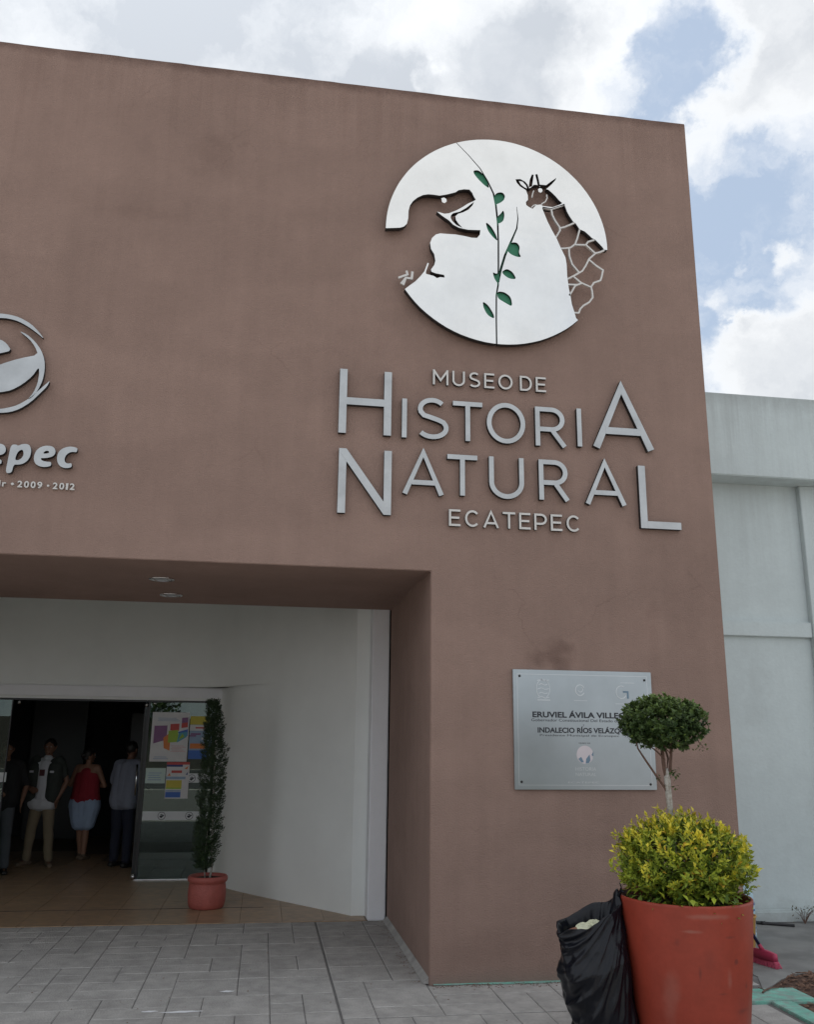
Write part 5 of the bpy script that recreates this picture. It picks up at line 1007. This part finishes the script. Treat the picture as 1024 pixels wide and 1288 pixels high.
tag(b.build('rod', 'black_metal', None, True), 'black plastic rod lying on the yard at the foot of the annex wall', 'rod')

# ================================================================ PEOPLE IN THE DOORWAY
mat('skin', (.30, .16, .105), .6, var=.05); mat('skin_dark', (.20, .105, .07), .6, var=.05); mat('hair', (.012, .010, .009), .5, var=.1)
mat('cloth_white', (.58, .60, .64), .9, var=.05); mat('cloth_khaki', (.22, .18, .12), .9, var=.10, scale=8); mat('cloth_vest', (.035, .042, .038), .85, var=.2, scale=8); mat('cloth_red', (.30, .022, .035), .9, var=.08, scale=8)
mat('shirt_print', (.10, .03, .035), .8); mat('cloth_skirt', (.34, .44, .60), .9, var=.06, scale=8); mat('cloth_greyblue', (.22, .24, .30), .9, var=.06, scale=8); mat('cloth_navy', (.018, .022, .04), .9, var=.1); mat('cloth_grey', (.085, .095, .11), .9, var=.1); mat('cloth_black', (.015, .015, .017), .9, var=.1)
mat('shoe_brown', (.16, .12, .085), .6, var=.1); mat('shoe_black', (.02, .02, .02), .5, var=.1)
class Pose: pass
def person(loc, rz, label, s, female, shoulder, hip, arms, legs, skin='skin', lean=0, head_turn=0, group=None):
    """joints in metres for a 1.70 m figure facing -y; s scales; arms/legs = per side dicts of joint positions"""
    root = thing('person', loc, label, 'person', group, rz); root.scale = (s, s, s)
    b = MB(); hw = hip
    lz = lambda z: lean * max(0, z - .92)
    # trunk
    for sx in (-1, 1):
        pillet(b, (sx * hw * .45, 0, .93), (sx * shoulder * .42, lz(1.2), 1.22), hw * .62, .105)
        pillet(b, (sx * shoulder * .42, lz(1.22), 1.22), (sx * shoulder * .60, lz(1.38), 1.38), .105, .072)
    pillet(b, (0, -.01, .98), (0, lz(1.3), 1.32), hw * .78, .10)
    pillet(b, (-shoulder * .86, lz(1.40), 1.405), (shoulder * .86, lz(1.40), 1.405), .056, .056)
    pillet(b, (0, lz(1.40), 1.40), (0, lz(1.5) - .015, 1.50), .06, .05)
    hx, hy = 0, lz(1.58) - .02
    # head
    ellips(b, (hx, hy + .01, 1.605), (.076, .093, .100)); ellips(b, (hx, hy - .025, 1.55), (.056, .062, .062))
    T_h = Matrix.Rotation(head_turn, 3, 'Z')
    def hp(x, y, z): v = T_h @ Vector((x, y, 0)); return (hx + v.x, hy + v.y, z)
    pillet(b, hp(0, -.080, 1.598), hp(0, -.102, 1.565), .010, .014); pillet(b, hp(-.022, -.078, 1.537), hp(.022, -.078, 1.537), .009, .009); pillet(b, hp(-.03, -.078, 1.622), hp(.03, -.078, 1.622), .011, .011); pillet(b, hp(0, -.072, 1.50), hp(0, -.07, 1.505), .018, .018)
    for sx in (-1, 1): pillet(b, hp(sx * .078, .012, 1.575), hp(sx * .083, .016, 1.61), .010, .014)
    out_ = {}
    for side, A in arms.items():
        sh = Vector((side * shoulder * .93, lz(1.39), 1.39)); el = Vector(A['elbow']); wr = Vector(A['wrist']); fd = Vector(A.get('fingers', (0, 0, -1))).normalized(); sd = Vector(A.get('spread', (0, 1, 0))).normalized()
        pillet(b, sh, el, .052, .038); pillet(b, el, el.lerp(wr, .35), .038, .037); pillet(b, el.lerp(wr, .35), wr, .037, .024)
        pm = wr + fd * .055
        for k in (-1, 0, 1): pillet(b, wr + sd * k * .010, pm + sd * k * .026, .018, .016)
        curl = fd.cross(sd) * (.3 * side)
        for k, (o_, l1) in enumerate(((-1.5, .062), (-.5, .075), (.5, .072), (1.5, .056))):
            base = pm + sd * o_ * .019 + fd * .01; mid = base + (fd + curl * .4).normalized() * l1 * .55; tip = mid + (fd + curl * 1.3).normalized() * l1 * .5
            pillet(b, base, mid, .0095, .0088, 8); pillet(b, mid, tip, .0088, .0075, 8)
        tb = wr + fd * .02 - sd * .022; pillet(b, tb, tb + (fd * .8 - sd * .65).normalized() * .045, .013, .011, 8); pillet(b, tb + (fd * .8 - sd * .65).normalized() * .045, tb + (fd * 1.0 - sd * .45).normalized() * .075, .011, .009, 8)
        out_[side] = (sh, el, wr)
    for side, Lg in legs.items():
        hj = Vector((side * hw * .52, 0, .90)); kn = Vector(Lg['knee']); an_ = Vector(Lg['ankle']); toe = Vector(Lg.get('toe', (0, -1, 0))).normalized()
        pillet(b, hj, kn, hw * .56, .055); pillet(b, kn, kn.lerp(an_, .35), .054, .055); pillet(b, kn.lerp(an_, .35), an_, .055, .036)
        pillet(b, an_ - toe * .04 + Vector((0, 0, -.045)), an_ + toe * .13 + Vector((0, 0, -.055)), .034, .027)
        out_[side * 10] = (hj, kn, an_, toe)
    body = remeshed('body', b, .0085, skin, root, 3)
    return root, out_, hp
def garment(name, caps, m, root, vox=.009, disp=.006, dscale=14, sm=4):
    b = MB()
    for c in caps: pillet(b, *c)
    return remeshed(name, b, vox, m, root, sm, disp, dscale)
def hairpiece(root, hp, m='hair', cap=False, longer=0):
    b = MB(); ellips(b, hp(0, .022, 1.625), (.086, .097, .098))
    if longer:
        ellips(b, hp(0, .07, 1.58), (.07, .05, .09)); ellips(b, hp(0, .125, 1.60), (.04, .04, .045))
    o = remeshed('hair', b, .009, m, root, 2, .006, 40)
    # cut the hair off the face
    bm_ = bmesh.new(); bm_.from_mesh(o.data); fc = Vector(hp(0, -.10, 1.56)); hx_ = Vector(hp(0, 0, 1.6))
    dl = [v for v in bm_.verts if (Vector((v.co.x, v.co.y, v.co.z)) - fc).length < .098 or v.co.z < 1.53]
    bmesh.ops.delete(bm_, geom=dl, context='VERTS'); bm_.to_mesh(o.data); bm_.free(); return o
def eyes(root, hp):
    for sx in (-1, 1):
        b = MB(); ellips(b, hp(sx * .031, -.079, 1.603), (.011, .008, .006), 10, 6); b.build('eye', 'cloth_white', root, True); b = MB(); ellips(b, hp(sx * .031, -.0865, 1.603), (.005, .003, .005), 8, 6); b.build('pupil', 'hair', root, True)
def shoes(root, o_, m, side_list=(-1, 1), flat=False):
    for s_ in side_list:
        hj, kn, an_, toe = o_[s_ * 10]; b = MB(); q = Vector((-toe.y, toe.x, 0))
        for k in (-1, 1): pillet(b, an_ - toe * .055 + Vector((0, 0, -.052)) + q * k * .008, an_ + toe * .155 + Vector((0, 0, -.062)) + q * k * .012, .036, .028)
        pillet(b, an_ + Vector((0, 0, -.06)), an_ + Vector((0, 0, -.01)), .044, .042)
        o = remeshed('shoe', b, .009, m, root, 3)
        for v in o.data.vertices: v.co.z = max(v.co.z, .0)
# man in an open dark vest over a white shirt
legsM = {-1: dict(knee=(-.135, -.01, .50), ankle=(-.175, .02, .085), toe=(-.35, -1, 0)), 1: dict(knee=(.125, -.03, .50), ankle=(.155, -.01, .085), toe=(.75, -1, 0))}
armsM = {-1: dict(elbow=(-.25, .02, 1.12), wrist=(-.12, -.20, 1.03), fingers=(.9, -.3, -.1), spread=(0, 0, 1)), 1: dict(elbow=(.30, .03, 1.13), wrist=(.245, -.08, .91), fingers=(-.15, -.2, -1))}
pr, o_, hp = person((-4.25, 6.45, .003), radians(-14), 'man in white shirt, open dark vest and khaki trousers in the doorway', .975, False, .195, .155, armsM, legsM, 'skin_dark', head_turn=.25, lean=.06)
hairpiece(pr, hp); eyes(pr, hp); shoes(pr, o_, 'shoe_brown')
S1 = lambda s_, r0, r1: ((s_ * .07, 0, .90), (s_ * .10, 0, 1.32), r0, r1)
garment('shirt', [((0, -.01, .90), (0, 0, 1.34), .138, .118), S1(-1, .118, .112), S1(1, .118, .112), ((-.10, -.03, .84), (.10, -.03, .84), .115, .115), ((-.09, 0, 1.39), (.09, 0, 1.39), .062, .062), ((0, 0, 1.4), (0, 0, 1.43), .075, .068), ], 'cloth_white', pr)
for s_ in (-1, 1): garment('sleeve', [((s_ * .185, 0, 1.395), (s_ * .255, .03, 1.20), .066, .056)], 'cloth_vest', pr)
for s_ in (-1, 1):
    garment('vest_side', [((s_ * .150, -.045, .93), (s_ * .148, -.035, 1.30), .112, .112), ((s_ * .135, .05, .93), (s_ * .12, .04, 1.32), .105, .10), ((s_ * .115, .0, 1.36), (s_ * .17, .0, 1.41), .094, .076), ((s_ * .19, 0, 1.39), (s_ * .235, .03, 1.28), .071, .066)], 'cloth_vest', pr)
    b = MB(); b.box((s_ * .15 - .030, -.158, 1.250), (s_ * .15 + .030, -.145, 1.278), bev=.004); b.build('vest_badge', 'cloth_white', pr)
garment('vest_back', [((-.08, .06, .93), (-.08, .05, 1.34), .10, .10), ((.08, .06, .93), (.08, .05, 1.34), .10, .10)], 'cloth_vest', pr)
b = MB(); ribbon(b, [(-.035, 1.25), (.035, 1.25)], .085, -.146, -.13); b.build('shirt_print', 'shirt_print', pr)
for s_ in (-1, 1):
    hj, kn, an_, toe = o_[s_ * 10]
    garment('trouser_leg', [(hj + Vector((-s_ * .01, 0, .0)), kn, .098, .072), (kn, an_ + Vector((0, 0, .02)), .070, .060)] + ([((-.06, 0, .90), (.06, 0, .90), .105, .105)] if s_ == 1 else []), 'cloth_khaki', pr, disp=.009, dscale=11)
# woman in a red top and pale blue skirt, back to us
legsW = {-1: dict(knee=(-.055, -.01, .48), ankle=(-.05, .0, .085), toe=(-.1, -1, 0)), 1: dict(knee=(.06, -.03, .48), ankle=(.055, -.12, .085), toe=(.15, -1, 0))}
armsW = {-1: dict(elbow=(-.29, -.03, 1.13), wrist=(-.08, -.20, 1.12), fingers=(1, -.1, .1), spread=(0, 0, 1)), 1: dict(elbow=(.29, -.03, 1.14), wrist=(.10, -.17, 1.16), fingers=(-1, -.1, .0), spread=(0, 0, 1))}
pr, o_, hp = person((-3.80, 7.0, .003), radians(166), 'woman in a red top and pale blue skirt seen from behind in the doorway', .90, True, .185, .20, armsW, legsW, 'skin', head_turn=-.5)
hairpiece(pr, hp, longer=1); eyes(pr, hp); shoes(pr, o_, 'shoe_brown')
garment('top', [((-.10, 0, .915), (.10, 0, .915), .150, .150), ((0, -.01, .96), (0, 0, 1.30), .172, .122), ((-.085, 0, .98), (-.085, 0, 1.26), .145, .115), ((.085, 0, .98), (.085, 0, 1.26), .145, .115), ((-.06, 0, 1.24), (-.06, 0, 1.33), .11, .08), ((.06, 0, 1.24), (.06, 0, 1.33), .11, .08), ((-.11, 0, 1.3), (-.12, 0, 1.42), .04, .03), ((.11, 0, 1.3), (.12, 0, 1.42), .04, .03)], 'cloth_red', pr, disp=.004, dscale=8)
garment('skirt', [((-.10, 0, .90), (-.105, 0, .82), .150, .158), ((.10, 0, .90), (.105, 0, .82), .150, .158), ((-.105, 0, .82), (-.075, 0, .56), .158, .120), ((.105, 0, .82), (.075, 0, .56), .158, .120), ((0, .0, .88), (0, 0, .56), .155, .12)], 'cloth_skirt', pr)
# man in a grey-blue shirt beside the door leaf
legsR = {-1: dict(knee=(-.10, -.02, .50), ankle=(-.12, .0, .085)), 1: dict(knee=(.10, -.02, .50), ankle=(.12, -.03, .085))}
armsR = {-1: dict(elbow=(-.25, -.06, 1.12), wrist=(-.20, -.26, 1.02), fingers=(.2, -1, 0), spread=(0, 0, 1)), 1: dict(elbow=(.25, -.06, 1.12), wrist=(.20, -.26, 1.02), fingers=(-.2, -1, 0), spread=(0, 0, 1))}
pr, o_, hp = person((-3.15, 6.25, .003), radians(150), 'man in grey-blue shirt and dark trousers beside the open glass door leaf', .96, False, .20, .165, armsR, legsR, 'skin_dark', lean=-.12)
hairpiece(pr, hp); eyes(pr, hp); shoes(pr, o_, 'shoe_black')
Lr = lambda z: -.12 * max(0, z - .92)
garment('shirt', [((0, -.01, .90), (0, Lr(1.3), 1.34), .148, .13), ((-.085, 0, .88), (-.105, Lr(1.3), 1.32), .140, .12), ((.085, 0, .88), (.105, Lr(1.3), 1.32), .140, .12), ((-.16, Lr(1.4), 1.40), (.16, Lr(1.4), 1.40), .070, .070), ((-.19, Lr(1.39), 1.39), (-.25, -.05, 1.16), .068, .060), ((.19, Lr(1.39), 1.39), (.25, -.05, 1.16), .068, .060)], 'cloth_greyblue', pr)
for s_ in (-1, 1):
    hj, kn, an_, toe = o_[s_ * 10]; garment('trouser_leg', [(hj, kn, .105, .078), (kn, an_ + Vector((0, 0, .02)), .075, .065)] + ([((-.06, 0, .90), (.06, 0, .90), .115, .115)] if s_ == 1 else []), 'cloth_navy', pr)
# dark figure behind the left glass
pr, o_, hp = person((-4.62, 5.75, .003), radians(20), 'person in black top and grey trousers behind glass at the left edge', .96, False, .195, .16, armsM, legsR, 'skin_dark')
hairpiece(pr, hp); eyes(pr, hp); shoes(pr, o_, 'shoe_black')
garment('shirt', [((0, -.01, .92), (0, 0, 1.34), .142, .125), ((-.085, 0, .92), (-.105, 0, 1.32), .130, .12), ((.085, 0, .92), (.105, 0, 1.32), .130, .12), ((-.16, 0, 1.40), (.16, 0, 1.40), .068, .068), ((-.19, 0, 1.39), (-.27, .04, 1.14), .066, .058), ((.19, 0, 1.39), (.29, .03, 1.14), .066, .058)], 'cloth_black', pr)
for s_ in (-1, 1):
    hj, kn, an_, toe = o_[s_ * 10]; garment('trouser_leg', [(hj, kn, .10, .075), (kn, an_ + Vector((0, 0, .02)), .072, .062)] + ([((-.06, 0, .90), (.06, 0, .90), .11, .11)] if s_ == 1 else []), 'cloth_grey', pr)

# ================================================================ ACROSS THE STREET (seen mirrored in glass and steel)
mat('far_wall_w', (.10, .09, .08), .9, var=.15, scale=.5)
b = MB(); b.box((-40, -34, -.06), (30, -33.7, 2.6)); tag(b.build('street_wall', 'far_wall_w'), 'long plain wall across the street behind the viewer, mirrored in the door glass', 'wall')
def street_tree(x, y, h, lab):
    t = thing('street_tree', (x, y, -.06), lab, 'tree', 'trees across the street behind the viewer')
    b = MB(); b.tube([(0, 0, 0), (.1, 0, h * .25), (0, .1, h * .5)], [.14, .11, .06], 8)
    for i in range(6): a = i * 1.1; b.tube([(.05, 0, h * .3), (cos(a) * h * .18, sin(a) * h * .18, h * .6)], [.05, .015], 5)
    b.build('trunk', 'bark_brown', t)
    def g_():
        for i in range(900):
            d = rv().normalized(); q = R3.uniform(.3, 1) ** .5 * (1 + .3 * noise.noise(d * 2 + Vector((x, 0, 0)))); p = Vector((d.x * h * .36, d.y * h * .36, h * .66 + d.z * h * .32)) * 1.0
            p = Vector((d.x * h * .38 * q, d.y * h * .38 * q, h * .66 + d.z * h * .33 * q))
            for k in range(2): yield p + rv() * .1, rv(), rv(), R3.uniform(.14, .28), R3.uniform(.05, .09), mixc((.03, .055, .02), (.09, .13, .04), R3.random())
    leafmesh('crown', g_(), t)
for i, (x, y, h, l_) in enumerate(((-22, -27, 5.2, 'tall bushy tree leftmost across the street'), (-14.5, -24, 3.4, 'low round tree second across the street'), (-7, -26, 4.6, 'mid sized tree third across the street'), (-1.5, -23, 3.0, 'smallest shrubby tree across the street'), (5, -27, 5.0, 'tree to the right across the street'), (13, -25, 4.2, 'rightmost tree across the street'))):
    street_tree(x, y, h, l_)
